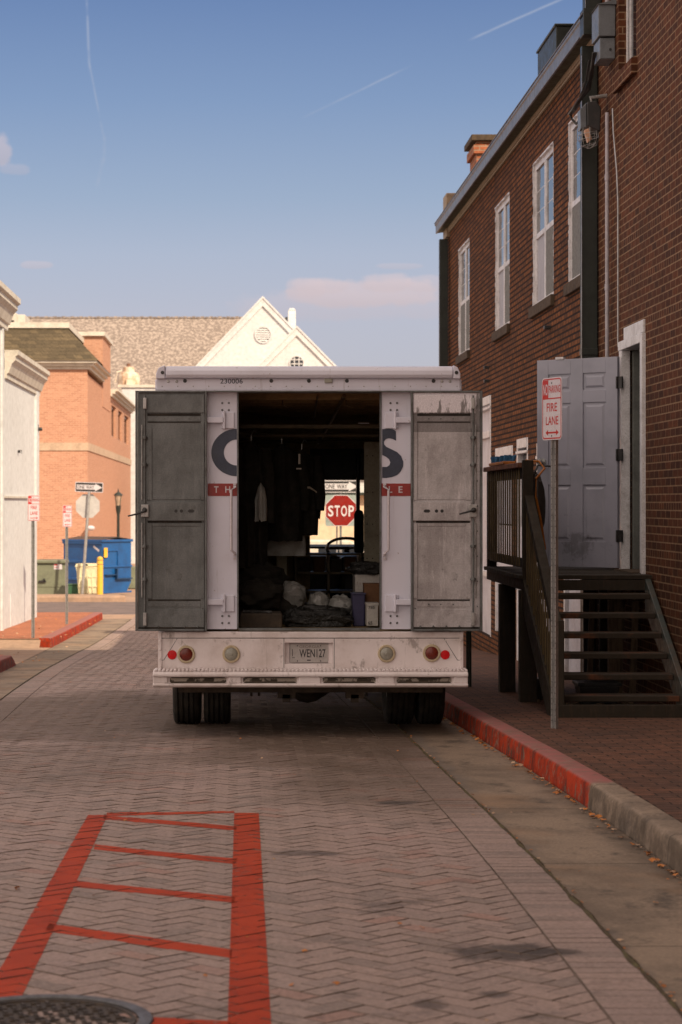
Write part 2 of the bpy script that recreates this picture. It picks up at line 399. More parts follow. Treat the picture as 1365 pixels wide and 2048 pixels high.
def concretemat(name, paint=None):
    """kerb and gutter concrete; paint=(y_start, direction) paints the kerb red beyond that distance, worn in places"""
    m, nt, b = newmat(name); o = texco(nt); x, y, z = sep(nt, o)
    base = mixc(nt, noise(nt, o, 1.6, 6, 0.62).ss(0.38, 0.68), (0.27, 0.205, 0.152), (0.165, 0.128, 0.098))
    base = mixc(nt, noise(nt, o, 3.5, 7, 0.75, (1, 0.7, 1)).ss(0.52, 0.66)*0.8, base, (0.085, 0.070, 0.058))
    fine = noise(nt, o, 60, 3).ln(0.3, 0.7, 0.8, 1.15)
    base = mixc(nt, 1.0, base, NX(nt, comb(nt, fine, fine, fine)), 'MULTIPLY')
    j = (y/2.1+0.13).mod(1.0); joint = j.lt(0.006)
    if paint is not None:
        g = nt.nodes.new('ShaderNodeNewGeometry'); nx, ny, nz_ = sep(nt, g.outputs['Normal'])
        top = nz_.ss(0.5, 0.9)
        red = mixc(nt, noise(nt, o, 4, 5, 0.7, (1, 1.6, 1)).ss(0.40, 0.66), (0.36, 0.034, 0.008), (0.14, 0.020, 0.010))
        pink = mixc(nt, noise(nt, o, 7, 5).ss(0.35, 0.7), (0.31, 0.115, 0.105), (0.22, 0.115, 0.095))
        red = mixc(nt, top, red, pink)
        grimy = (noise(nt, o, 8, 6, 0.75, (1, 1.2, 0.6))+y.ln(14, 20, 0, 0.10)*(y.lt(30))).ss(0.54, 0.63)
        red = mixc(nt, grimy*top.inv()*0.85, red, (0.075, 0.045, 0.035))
        chip = noise(nt, o, 11, 6, 0.75).ss(0.55, 0.60)
        pm_ = (y+noise(nt, o, 9, 5, 0.7)*0.22-0.11).ss(paint-0.03, paint+0.05)*(chip*0.55).inv()
        base = mixc(nt, pm_, base, red)
    base = mixc(nt, joint*0.8, base, (0.03, 0.025, 0.02))
    if paint is None:
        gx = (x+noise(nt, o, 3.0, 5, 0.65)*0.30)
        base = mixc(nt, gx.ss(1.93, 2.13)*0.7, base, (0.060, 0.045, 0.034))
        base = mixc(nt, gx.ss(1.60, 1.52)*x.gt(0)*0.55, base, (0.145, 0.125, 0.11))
        base = mixc(nt, noise(nt, o, 0.9, 4, 0.6).ss(0.5, 0.7)*0.5, base, (0.30, 0.185, 0.11))
    else:
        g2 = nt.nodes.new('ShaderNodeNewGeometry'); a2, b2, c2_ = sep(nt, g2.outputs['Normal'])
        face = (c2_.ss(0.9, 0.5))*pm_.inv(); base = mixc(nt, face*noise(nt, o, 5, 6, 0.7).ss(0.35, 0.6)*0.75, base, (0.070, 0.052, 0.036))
    setin(nt, b, 'Base Color', base); b.inputs['Roughness'].default_value = 0.85; b.inputs['Specular IOR Level'].default_value = 0.15
    bump(nt, b, noise(nt, o, 45, 5)-joint*2.0, 0.4, 0.006)
    return m
M['concrete'] = concretemat('gutter concrete')
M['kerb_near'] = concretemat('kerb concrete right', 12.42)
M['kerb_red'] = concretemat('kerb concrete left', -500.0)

def pavermat(name, tint=(1, 1, 1)):
    m, nt, b = newmat(name); o = texco(nt); x, y, z = sep(nt, o)
    at = nt.nodes.new('ShaderNodeAttribute'); at.attribute_name = 'brick_tone'
    r, g_, b_ = sep(nt, at.outputs['Vector'])
    c = mixc(nt, r, (0.325, 0.240, 0.206), (0.275, 0.208, 0.182))
    c = mixc(nt, g_.gt(0.95)*0.3, c, (0.33, 0.14, 0.095))
    c = mixc(nt, g_.lt(0.10)*0.35, c, (0.14, 0.12, 0.105))
    # worn dust and long tyre / drip stains
    dust = noise(nt, o, 1.1, 5, 0.6, (1, 0.45, 1)).ss(0.45, 0.72)
    c = mixc(nt, dust*0.4, c, (0.36, 0.26, 0.235))
    st = noise(nt, o, 3.1, 6, 0.66, (0.7, 1.0, 1)).ss(0.57, 0.70)
    c = mixc(nt, st*0.6, c, (0.075, 0.062, 0.055))
    def shade_soil(cx, cy, rx, ry, a):  # brown patches paint the truck's shade, mixed with stains, into the pavers
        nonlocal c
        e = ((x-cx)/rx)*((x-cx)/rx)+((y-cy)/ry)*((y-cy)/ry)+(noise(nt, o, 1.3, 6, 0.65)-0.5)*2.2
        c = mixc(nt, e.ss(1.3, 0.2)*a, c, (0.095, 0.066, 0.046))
    shade_soil(-1.3, 19.5, 1.8, 3.6, 0.75); shade_soil(0.7, 17.2, 1.3, 3.4, 0.85); shade_soil(0.9, 13.5, 0.8, 1.6, 0.5); shade_soil(-1.2, 14.5, 0.9, 1.4, 0.3)
    def blot(cx, cy, rx, ry, a):
        nonlocal c
        e = ((x-cx)/rx)*((x-cx)/rx)+((y-cy)/ry)*((y-cy)/ry)+(noise(nt, o, 7, 5)-0.5)*2.6
        c = mixc(nt, e.ss(1.1, 0.3)*a, c, (0.045, 0.038, 0.036))
    blot(0.98, 8.0, 0.26, 0.20, 0.8); blot(1.14, 8.0, 0.12, 0.07, 0.5); blot(0.93, 12.6, 0.16, 0.13, 0.75); blot(0.33, 10.55, 0.2, 0.1, 0.6)
    blot(0.62, 7.1, 0.07, 0.09, 0.7); blot(0.84, 7.25, 0.06, 0.06, 0.7); blot(1.1, 13.2, 0.04, 0.035, 1.3)
    fine = noise(nt, o, 55, 5, 0.8).ln(0.3, 0.7, 0.58, 1.36)
    c = mixc(nt, 1.0, c, NX(nt, comb(nt, fine, fine, fine)), 'MULTIPLY')
    setin(nt, b, 'Base Color', c)
    setin(nt, b, 'Roughness', noise(nt, o, 30, 4).ln(0.3, 0.7, 0.62, 0.92)); b.inputs['Specular IOR Level'].default_value = 0.2
    bump(nt, b, noise(nt, o, 55, 5, 0.7), 0.55, 0.006)
    return m
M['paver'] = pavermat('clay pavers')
M['jointsand'] = pm('joint sand', (0.175, 0.130, 0.104), (0.095, 0.072, 0.057), 0.95, scale=5, bmp=0.4)
def paintmat(name, c1, c2):
    m, nt, b = newmat(name); o = texco(nt)
    c = mixc(nt, noise(nt, o, 3, 5, 0.65).ss(0.35, 0.7), c1, c2)
    c = mixc(nt, noise(nt, o, 9, 5, 0.7).ss(0.57, 0.70)*0.45, c, (0.13, 0.05, 0.035))
    setin(nt, b, 'Base Color', c); b.inputs['Roughness'].default_value = 0.7; b.inputs['Specular IOR Level'].default_value = 0.15
    al = ((noise(nt, o, 26, 6, 0.75)+noise(nt, o, 2.2, 3)*0.35-0.175).ss(0.61, 0.66)*0.85).inv()
    setin(nt, b, 'Alpha', al)
    bump(nt, b, noise(nt, o, 70, 4), 0.5, 0.004); return m
M['redpaint'] = paintmat('red road paint', (0.40, 0.042, 0.006), (0.31, 0.032, 0.006))
M['redjoint'] = pm('red paint in the joints', (0.22, 0.022, 0.008), (0.16, 0.018, 0.008), 0.8, scale=8)

# ------------------------------------------------------------ ground, street, pavements
g = MB()
ys = [-80, -20]+[i*1.0 for i in range(-19, 131)]+[200, 500, 1500, 4000]
vv = []
for y in ys: vv += [(-2000 if abs(y) > 130 or y < -70 else -400, y, gz(y)-0.12), (2000 if abs(y) > 130 or y < -70 else 400, y, gz(y)-0.12)]
g.raw(vv, [(2*i, 2*i+1, 2*i+3, 2*i+2) for i in range(len(ys)-1)])
g.build('ground', M['earth'], kind='structure', nofix=True)

b = MB(); strip(b, lambda y: gl(y)-0.05, lambda y: gr(y)+0.05, -60, 56.5, -0.006); b.build('road_joint_bed', M['jointsand'], kind='structure', nofix=True)
ROAD0 = 5.6
def clip(poly, a, b_, c_):
    """keep a*x+b*y+c >= 0"""
    out = []
    for i in range(len(poly)):
        p, q = poly[i], poly[(i+1) % len(poly)]
        dp = a*p[0]+b_*p[1]+c_; dq = a*q[0]+b_*q[1]+c_
        if dp >= 0: out.append(p)
        if dp*dq < 0:
            t = dp/(dp-dq); out.append((p[0]+(q[0]-p[0])*t, p[1]+(q[1]-p[1])*t))
    return out
def inset(poly, d):
    cx = sum(p[0] for p in poly)/len(poly); cy = sum(p[1] for p in poly)/len(poly); out = []
    n = len(poly)
    for i in range(n):
        p0, p, p1 = poly[i-1], poly[i], poly[(i+1) % n]
        def nrm(a, b):
            ex, ey = b[0]-a[0], b[1]-a[1]; L = math.hypot(ex, ey) or 1e-9; nx, ny = -ey/L, ex/L
            if nx*(cx-a[0])+ny*(cy-a[1]) < 0: nx, ny = -nx, -ny
            return nx, ny
        n1, n2 = nrm(p0, p), nrm(p, p1); k = 1+n1[0]*n2[0]+n1[1]*n2[1]; k = max(k, 0.3)
        out.append((p[0]+d*(n1[0]+n2[0])/k, p[1]+d*(n1[1]+n2[1])/k))
    return out
def area(p): return 0.5*sum(p[i][0]*p[(i+1) % len(p)][1]-p[(i+1) % len(p)][0]*p[i][1] for i in range(len(p)))
bricks = []          # (polygon, tone)
W = 0.096
def add_brick(poly, band=False):
    if len(poly) >= 3 and abs(area(poly)) > 0.0012:
        if area(poly) < 0: poly = poly[::-1]
        bricks.append((poly, (random.random(), random.random(), 0), random.uniform(-0.0016, 0.0016)*(0.4 if band else 1), random.uniform(-0.012, 0.012)*(0.3 if band else 1), random.uniform(-0.012, 0.012), band))
ca = math.cos(PI/4)
n = int(60/W)
for i in range(-60, n):
    for j in range(-60, n):
        k = (i-j) % 4
        if k == 0: r = [(i, j), (i+2, j), (i+2, j+1), (i, j+1)]
        elif k == 3: r = [(i, j), (i+1, j), (i+1, j+2), (i, j+2)]
        else: continue
        q = [((a-b)*W*ca, (a+b)*W*ca+0.03) for a, b in r]
        cy = sum(p[1] for p in q)/4; cx = sum(p[0] for p in q)/4
        if cy < ROAD0 or cy > 56.3: continue
        L, R = gl(cy)+BAND, gr(cy)-BAND
        if cx < L-0.2 or cx > R+0.2: continue
        if cy > 30 and random.random() < 0: continue
        q = clip(q, 1, 0, -L); q = clip(q, -1, 0, R) if q else q
        if q: add_brick(q)
for side, f in ((-1, gl), (1, gr)):         # a course of bricks across along each gutter
    y = ROAD0
    while y < 56.3:
        x0 = f(y); xa, xb = (x0, x0+BAND) if side < 0 else (x0-BAND, x0)
        add_brick([(xa+0.004, y), (xb-0.004, y), (xb-0.004, y+W-0.002), (xa+0.004, y+W-0.002)], True); y += W
vs, fs, tone, mi_ = [], [], [], []
for poly, tn, dz, tx, ty, band in bricks:
    lo = inset(poly, 0.0002 if band else 0.0016); hi = inset(poly, 0.0016 if band else 0.0042)
    cx = sum(p[0] for p in poly)/len(poly); cy = sum(p[1] for p in poly)/len(poly); n0 = len(vs); n = len(poly)
    base = gz(cy); sl = (gz(cy+0.2)-gz(cy-0.2))/0.4
    def zz(p, e): return base+sl*(p[1]-cy)+dz+tx*(p[0]-cx)+ty*(p[1]-cy)+e
    vs += [(p[0], p[1], zz(p, -0.007)) for p in lo]+[(p[0], p[1], zz(p, 0)) for p in hi]
    fs.append([n0+n+i for i in range(n)]); mi_.append(0); mi_ += [1]*n; fs += [[n0+i, n0+(i+1) % n, n0+n+(i+1) % n, n0+n+i] for i in range(n)]
    tone += [tn]*(2*n)
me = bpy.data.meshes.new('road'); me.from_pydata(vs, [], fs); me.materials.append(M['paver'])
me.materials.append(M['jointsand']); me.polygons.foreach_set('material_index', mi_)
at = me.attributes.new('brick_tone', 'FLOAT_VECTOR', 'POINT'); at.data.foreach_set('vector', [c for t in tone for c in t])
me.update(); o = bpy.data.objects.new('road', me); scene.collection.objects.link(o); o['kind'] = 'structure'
b = MB(); strip(b, lambda y: gl(y), lambda y: gr(y), -60, ROAD0-0.05, 0.0); b.build('road_behind', M['earth'], kind='structure', nofix=True)

# red painted ladder marking: clipped to the brick faces, thin coat in the joints
quads = []
def stripe(*pp): quads.append([gpt(*p) for p in pp])
quads.append([(-0.838, 5.7), (-0.71, 5.7), (-0.716, 12.0), (-0.824, 12.03)])
quads.append([(-0.036, 5.7), (0.098, 5.7), (0.11, 12.1), (-0.025, 12.1)])
stripe((214, 1626), (469, 1622.5), (469, 1626.5), (214, 1632))
stripe((208, 1631), (473, 1653), (473, 1661), (208, 1639))
stripe((190, 1690), (473, 1718.5), (473, 1728.5), (188, 1699.5))
stripe((152, 1762), (470, 1794), (470, 1806), (148, 1773.5))
stripe((98, 1847), (464, 1899), (464, 1917), (92, 1862))
stripe((300, 2034), (462, 2043), (462, 2062), (296, 2053))
mh_c, mh_r = (-0.61, 6.84), 0.345
pa, pj = MB(), MB()
for q in quads:
    if area(q) < 0: q = q[::-1]
    edges = []
    for i in range(len(q)):
        (x0, y0), (x1, y1) = q[i], q[(i+1) % len(q)]
        a, b_ = -(y1-y0), (x1-x0); edges.append((a, b_, -(a*x0+b_*y0)))
    yl, yh = min(p[1] for p in q)-0.2, max(p[1] for p in q)+0.2
    steps = 14
    for poly, tn, dz, tx, ty, band in bricks:
        cx = sum(p[0] for p in poly)/len(poly); cy = sum(p[1] for p in poly)/len(poly)
        if cy < yl or cy > yh or math.hypot(cx-mh_c[0], cy-mh_c[1]) < mh_r-0.02: continue
        pl = inset(poly, 0.0030)
        for e in edges:
            pl = clip(pl, *e)
            if len(pl) < 3: break
        if len(pl) < 3 or abs(area(pl)) < 1e-5: continue
        base = gz(cy); sl = (gz(cy+0.2)-gz(cy-0.2))/0.4
        pa.poly([(p[0], p[1], base+sl*(p[1]-cy)+dz+tx*(p[0]-cx)+ty*(p[1]-cy)+0.0014) for p in pl])
    for k in range(steps):
        t0, t1 = k/steps, (k+1)/steps; ymn, ymx = min(p[1] for p in q), max(p[1] for p in q)
        a, c = ymn+(ymx-ymn)*t0, ymn+(ymx-ymn)*t1
        pl = clip(clip(q, 0, 1, -a), 0, -1, c)
        if len(pl) >= 3 and not any(math.hypot(p[0]-mh_c[0], p[1]-mh_c[1]) < mh_r for p in pl): pj.poly([(p[0], p[1], gz(p[1])-0.004+0.0002*quads.index(q if q in quads else q[::-1])) for p in pl])
pa.build('road_marking', M['redpaint'], kind='structure', nofix=True)
pj.build('road_marking_base', M['redjoint'], kind='structure', nofix=True)

# gutters
b = MB(); strip(b, gr, kr, -60, 52, -0.003); b.build('gutter', M['concrete'], kind='structure', nofix=True)
b = MB(); strip(b, lambda y: kl(y)-0.02, gl, -60, 54, -0.003); b.build('gutter', M['concrete'], kind='structure', nofix=True)
# dirt line with bits of moss in the gutter joint
M['moss'] = pm('dirt and moss', (0.055, 0.038, 0.022), (0.095, 0.080, 0.035), 0.95, scale=14, bmp=0.6, bscale=80)
b = MB()
for f, y0, y1 in ((gr, 5.5, 50), (gl, 18, 53)):
    n = int((y1-y0)/0.06); v = []
    for i in range(n+1):
        y = y0+(y1-y0)*i/n; w = 0.006+0.009*abs(mnoise.noise((f(y)*3, y*3, 0)))*2; c = f(y)+0.006*mnoise.noise((0, y*2.1, 5))
        v += [(c-w, y, gz(y)+0.002), (c, y, gz(y)+0.008+0.006*abs(mnoise.noise((1, y*9, 0)))), (c+w, y, gz(y)+0.002)]
    b.raw(v, [f_ for i in range(n) for f_ in ((3*i, 3*i+1, 3*i+4, 3*i+3), (3*i+1, 3*i+2, 3*i+5, 3*i+4))])
b.build('gutter_dirt', M['moss'], kind='stuff', nofix=True)

# kerbs: a rounded front edge, 0.15 wide on top
def kerb(f, side, y0, y1, mat, h=0.135, w=0.16, ramp0=0.0, ramp1=0.0):
    b = MB(); n = int((y1-y0)/0.3); v = []
    pr = [(0, -0.05), (0.008, 0.0), (0.022, 0.80), (0.032, 0.93), (0.05, 0.99), (w, 1.0), (w, -0.05)]
    for i in range(n+1):
        y = y0+(y1-y0)*i/n; hh = h
        if ramp0 and y-y0 < ramp0: hh = h*max(0.06, (y-y0)/ramp0)
        if ramp1 and y1-y < ramp1: hh = h*max(0.06, (y1-y)/ramp1)
        j = 0.004*mnoise.noise((y*1.3, side, 0))
        for px_, pz_ in pr: v.append((f(y)+side*(px_+j), y, gz(y)+(pz_*hh if pz_ > 0 else -0.05)))
    k = len(pr); fs = []
    for i in range(n):
        for j in range(k-1): fs.append((i*k+j, i*k+j+1, (i+1)*k+j+1, (i+1)*k+j))
    fs += [tuple(range(k)), tuple(n*k+j for j in range(k))]
    b.raw(v, fs); return b.build('kerb', mat, kind='structure', smooth=True)
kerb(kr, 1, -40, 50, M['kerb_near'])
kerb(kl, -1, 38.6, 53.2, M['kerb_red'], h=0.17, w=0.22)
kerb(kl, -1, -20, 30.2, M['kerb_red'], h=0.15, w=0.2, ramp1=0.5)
# pavements
b = MB(); strip(b, lambda y: kr(y)+0.155, lambda y: 3.9, -40, 50.5, 0.128); b.build('pavement', M['brick_walk'], kind='structure', nofix=True)
b = MB(); strip(b, lambda y: -9.0, lambda y: kl(y)-0.21, 38.6, 53.6, 0.155); b.build('pavement', M['brick_redwalk'], kind='structure', nofix=True)
b = MB(); strip(b, lambda y: -9.0, lambda y: kl(y)-0.19, -20, 30.2, 0.14); b.build('pavement', M['brick_redwalk'], kind='structure', nofix=True)
M['apron'] = pm('sandy concrete apron', (0.36, 0.24, 0.17), (0.27, 0.19, 0.14), 0.9, scale=1.5, bmp=0.3)
b = MB(); strip(b, lambda y: -9.0, lambda y: kl(y)-0.02, 30.0, 38.9, 0.002)
b.raw([(-9, 38.3, gz(38.3)+0.004), (kl(38.3)-0.2, 38.3, gz(38.3)+0.004), (kl(38.6)-0.2, 38.65, gz(38.6)+0.156), (-9, 38.65, gz(38.6)+0.156)], [(0, 1, 2, 3)])
b.build('driveway', M['apron'], kind='structure', nofix=True)
# flagstones under the near part of the right pavement edge
# cross street and the ground beyond
b = MB(); strip(b, lambda y: -60.0, lambda y: 60.0, 56.4, 66.6, -0.004); b.build('cross_street', M['asphalt'], kind='structure', nofix=True)
b = MB(); strip(b, lambda y: -4.5, lambda y: 60.0, 50.2, 56.45, -0.012); strip(b, lambda y: -60.0, lambda y: -2.55, 53.3, 56.45, -0.002)
b.build('street_corner', M['apron'], kind='structure', nofix=True)
b = MB(); strip(b, lambda y: -60.0, lambda y: 60.0, 66.6, 130.0, -0.02); b.build('far_pavement', M['apron'], kind='structure', nofix=True)
# manhole
x0, y0 = mh_c; z0 = gz(y0)
mh = thing('manhole_cover', 'round cast iron manhole cover with a studded top in the brick street', 'manhole cover', (x0, y0, z0))
M['iron'] = pm('worn cast iron', (0.10, 0.095, 0.092), (0.055, 0.05, 0.048), 0.5, 0.55, scale=20, bmp=0.2, bscale=120)
M['iron_dark'] = pm('grimy cast iron', (0.055, 0.045, 0.038), (0.10, 0.075, 0.055), 0.7, 0.2, scale=24, bmp=0.3)
b = MB(); b.lathe([(mh_r-0.045, -0.03), (mh_r-0.045, 0.006), (mh_r-0.038, 0.009), (mh_r-0.004, 0.009), (mh_r, 0.004), (mh_r, -0.03)], (x0, y0, z0), 'z', 64)
b.build('frame_ring', M['iron'], mh, smooth=True)
b = MB(); rr = mh_r-0.052
b.lathe([(0.0001, -0.001), (rr, -0.001), (rr, -0.03)], (x0, y0, z0), 'z', 64)
b.lathe([(rr-0.016, -0.002), (rr-0.014, 0.005), (rr-0.003, 0.005), (rr, -0.002)], (x0, y0, z0), 'z', 64)
s = 0.040
for i in range(-9, 10):
    for j in range(-9, 10):
        cx, cy = i*s, j*s
        if math.hypot(cx, cy) > rr-0.03: continue
        L, w = (0.015, 0.006) if (i+j) % 2 else (0.006, 0.015)
        a = 0.35; c_, s_ = math.cos(a), math.sin(a)
        pts = [(x0+(cx+u)*c_-(cy+v)*s_, y0+(cx+u)*s_+(cy+v)*c_) for u, v in ((-L, -w), (L, -w), (L, w), (-L, w))]
        b.prism(pts, 'z', z0-0.002, z0+0.005)
b.build('cover_plate', M['iron_dark'], mh)
# fallen leaves and grit
M['leaf'] = pm('dry leaves', (0.50, 0.19, 0.05), (0.32, 0.12, 0.04), 0.7, scale=30)
M['leafpale'] = pm('pale litter', (0.50, 0.34, 0.22), (0.34, 0.22, 0.15), 0.8, scale=30)
b = MB()
def leaf(x, y, z, s, mi=0):
    a = random.uniform(0, 2*PI); t = Matrix.Rotation(a, 3, 'Z') @ Matrix.Rotation(random.uniform(-0.7, 0.7), 3, 'X')
    pts = [(-0.5, 0, 0), (-0.25, 0.22, 0.08), (0.05, 0.34, 0.02), (0.2, 0.12, 0.1), (0.5, 0, 0.02), (0.2, -0.14, 0.1), (0, -0.32, 0.0), (-0.3, -0.18, 0.09)]
    w = [Vector((x, y, z+s*0.12))+t @ Vector((p[0]*s, p[1]*s, p[2]*s)) for p in pts]
    b.raw(w+[Vector((x, y, z+s*0.16))], [(i, (i+1) % 8, 8) for i in range(8)], mi)
random.seed(21)
y = 7.0
while y < 26:
    dens = 0.5+0.5*mnoise.noise((0, y*0.9, 3)); y += random.expovariate(1)*0.03/(0.15+max(dens, 0)**2)
    leaf(kr(y)-0.02-abs(random.gauss(0, 0.022)), y, gz(y), random.uniform(0.022, 0.055), random.random() < 0.25)
for _ in range(150):
    y = random.uniform(6.5, 22); leaf(gr(y)+random.gauss(0.012, 0.010), y, gz(y), random.uniform(0.014, 0.030), random.random() < 0.4)
for _ in range(70):
    y = random.uniform(6.6, 26); leaf(random.uniform(-2.0, 1.9), y, gz(y)+0.002, random.uniform(0.014, 0.032), random.random() < 0.35)
for px, py in ((34, 1778), (36, 1780), (845, 1858), (672, 1970), (610, 1905), (1312, 1808), (800, 1850)):
    x, y = gpt(px, py); leaf(x, y, gz(y)+0.002, 0.035)
for _ in range(90):
    y = random.uniform(31, 52); leaf(random.choice([kl(y)+random.uniform(0, 0.25), random.uniform(-4.4, -3.5)]), y, gz(y)+(0.16 if y > 39 else 0.0)*1, random.uniform(0.03, 0.06), random.random() < 0.5)
b.build('fallen_leaves', [M['leaf'], M['leafpale']], kind='stuff', nofix=True)
# ------------------------------------------------------------ buildings on the right
WX = 3.57
def wallx(mb, X, y0, y1, z0, z1, holes, depth=0.12, out=-1, mi=0, rev=0):
    """wall plane at x=X facing out (-1 = towards -x) with openings and their reveals"""
    ys = sorted({y0, y1, *[v for h in holes for v in h[:2] if y0 < v < y1]})
    zs = sorted({z0, z1, *[v for h in holes for v in h[2:] if z0 < v < z1]})
    for a, b_ in zip(ys, ys[1:]):
        for c, d in zip(zs, zs[1:]):
            if any(h[0] <= a and b_ <= h[1] and h[2] <= c and d <= h[3] for h in holes): continue
            mb.poly([(X, a, c), (X, b_, c), (X, b_, d), (X, a, d)], mi)
    dx = -out*depth
    for a, b_, c, d in holes:
        d = min(d, z1)
        mb.poly([(X, a, c), (X+dx, a, c), (X+dx, a, d), (X, a, d)], rev)
        mb.poly([(X, b_, c), (X, b_, d), (X+dx, b_, d), (X+dx, b_, c)], rev)
        mb.poly([(X, a, c), (X, b_, c), (X+dx, b_, c), (X+dx, a, c)], rev)
        mb.poly([(X, a, d), (X+dx, a, d), (X+dx, b_, d), (X, b_, d)], rev)
def wally(mb, Y, x0, x1, z0, z1, holes, depth=0.12, mi=0):
    """wall plane at y=Y facing the camera (-y)"""
    xs = sorted({x0, x1, *[v for h in holes for v in h[:2]]}); zs = sorted({z0, z1, *[v for h in holes for v in h[2:]]})
    for a, b_ in zip(xs, xs[1:]):
        for c, d in zip(zs, zs[1:]):
            if any(h[0] <= a and b_ <= h[1] and h[2] <= c and d <= h[3] for h in holes): continue
            mb.poly([(a, Y, c), (b_, Y, c), (b_, Y, d), (a, Y, d)], mi)
    for a, b_, c, d in holes:
        for q in ([(a, Y, c), (a, Y+depth, c), (a, Y+depth, d), (a, Y, d)], [(b_, Y, c), (b_, Y, d), (b_, Y+depth, d), (b_, Y+depth, c)],
                  [(a, Y, c), (b_, Y, c), (b_, Y+depth, c), (a, Y+depth, c)], [(a, Y, d), (a, Y+depth, d), (b_, Y+depth, d), (b_, Y, d)]): mb.poly(q, mi)
TOPN = 13.1
near = thing('brick_building', 'tall dark red brick building with light mortar that holds the open grey door', 'building', (WX, 5, -0.2))
holes = [(19.40, 20.42, 0.86, 2.92), (19.76, 20.67, 5.49, 7.3)]
b = MB()
wallx(b, WX, -14, 21.93, -1.2, TOPN, holes, 0.16)
b.poly([(WX, 21.93, -1.2), (14, 21.93, -1.2), (14, 21.93, TOPN), (WX, 21.93, TOPN)])
b.poly([(WX, -14, -1.2), (14, -14, -1.2), (14, -14, TOPN), (WX, -14, TOPN)])
b.poly([(14, -14, -1.2), (14, 21.93, -1.2), (14, 21.93, TOPN), (14, -14, TOPN)])
b.build('wall', M['brick_near'], near, nofix=True)
b = MB(); b.box(WX-0.06, 14.1, -14.1, 21.9, TOPN, TOPN+0.15); b.build('coping', M['darkgreen'], near)
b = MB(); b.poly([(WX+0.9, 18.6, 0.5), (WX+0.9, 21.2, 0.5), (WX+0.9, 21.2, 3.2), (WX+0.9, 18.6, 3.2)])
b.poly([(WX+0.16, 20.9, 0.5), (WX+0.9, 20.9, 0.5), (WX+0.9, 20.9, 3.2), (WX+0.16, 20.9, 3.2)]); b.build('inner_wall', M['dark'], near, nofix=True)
# upper window of the near building
w = MB(); y0, y1, z0, z1 = 19.76, 20.67, 5.49, 7.3
for a, c in ((y0, y0+0.035), (y1-0.03, y1), (y1-0.20, y1-0.175)): w.box(WX+0.07, WX+0.13, a, c, z0, z1)
w.box(WX+0.07, WX+0.13, y0+0.05, y1-0.05, z0, z0+0.06); w.box(WX+0.07, WX+0.13, y0+0.05, y1-0.05, z1-0.05, z1)
w.box(WX+0.085, WX+0.125, y0+0.05, y1-0.05, z0+0.86, z0+0.91)
wn = w.build('window', M['trim_white'], near, bev=0.004)
w = MB(); w.box(WX+0.085, WX+0.095, y0+0.035, y1-0.03, z0+0.04, z1-0.05); w.build('pane', M['glass'], wn)
w = MB()
n = 13
for i in range(n):
    a = y0-0.05+(y1-y0+0.1)*i/n; c = a+(y1-y0+0.1)/n-0.008
    pr = [(WX-0.055, z0-0.16), (WX+0.1, z0-0.12), (WX+0.1, z0+0.03), (WX-0.055, z0-0.012)]
    w.prism(pr, 'y', a, c)
w.build('sill', M['brick_near'], wn, bev=0.004)
# doorway of the near building
M['jambgreen'] = pm('dull grey green jamb', (0.16, 0.17, 0.155), (0.11, 0.115, 0.105), 0.5, scale=6)
d = MB()
d.box(WX-0.035, WX+0.03, 19.30, 19.40, 0.84, 2.98)           # near casing
d.box(WX+0.031, WX+0.20, 19.40, 19.44, 0.84, 2.90)           # near jamb
d.box(WX-0.028, WX+0.055, 20.37, 20.50, 0.84, 2.90)          # far jamb
d.box(WX+0.056, WX+0.075, 20.42, 20.50, 0.86, 2.86, 2)       # dark rebate
d.box(WX+0.076, WX+0.155, 20.36, 20.50, 0.84, 2.90, 1)       # inner jamb
d.box(WX-0.034, WX+0.18, 19.402, 20.52, 2.90, 2.985)         # head
d.box(WX-0.02, WX+0.03, 19.32, 20.30, 2.987, 3.10)           # patched lintel
df = d.build('door_frame', [M['trim_white'], M['jambgreen'], M['dark']], near, bev=0.006)
d = MB(); d.box(WX-0.10, WX+0.25, 19.41, 20.36, 0.845, 0.875); d.build('threshold', M['sillstone'], df)
# plaster scar near the step
# the open door leaf, hinged on the far jamb and swung wide onto the landing
ang = math.radians(180-45)
ho = thing('door_temp', 'x', 'x')
bpy.data.objects.remove(ho)
leafo = bpy.data.objects.new('door', None); scene.collection.objects.link(leafo)
leafo.parent = near; leafo.location = Vector((WX-0.055, 20.36, 0.885))-near.location
leafo.rotation_euler = (0, 0, math.atan2(0.60, -0.68))      # local +x runs from hinge to the free edge; local +y faces the camera
def doorpaint():
    m, nt, b = newmat('grey door paint'); o = texco(nt); x, y, z = sep(nt, o)
    c = mixc(nt, noise(nt, o, 3, 4).ss(0.4, 0.7), (0.30, 0.30, 0.355), (0.25, 0.255, 0.30))
    e = ((x-0.42)/0.20)*((x-0.42)/0.20)+((z-0.20)/0.13)*((z-0.20)/0.13)+(noise(nt, o, 16, 6, 0.7)-0.5)*4.0
    c = mixc(nt, e.ss(1.1, 0.1)*0.5, c, (0.06, 0.058, 0.055))
    c = mixc(nt, (noise(nt, o, 40, 6, 0.7).ss(0.60, 0.68))*z.lt(0.55)*0.35, c, (0.07, 0.065, 0.06))
    setin(nt, b, 'Base Color', c); setin(nt, b, 'Roughness', noise(nt, o, 8, 4).ln(0.3, 0.7, 0.34, 0.5)); bump(nt, b, noise(nt, o, 5, 2), 0.05, 0.01); return m
M['door'] = doorpaint()
d = MB(); Wd, Hd = 0.885, 1.955
rows = [(0.24, 0.77), (0.93, 1.54), (1.655, 1.815)]; cols = [(0.125, 0.375), (0.51, 0.76)]
d.box(0, Wd, -0.020, 0.008, 0, Hd)
xs = [0]+[v for c in cols for v in c]+[Wd]; zs = [0]+[v for r in rows for v in r]+[Hd]
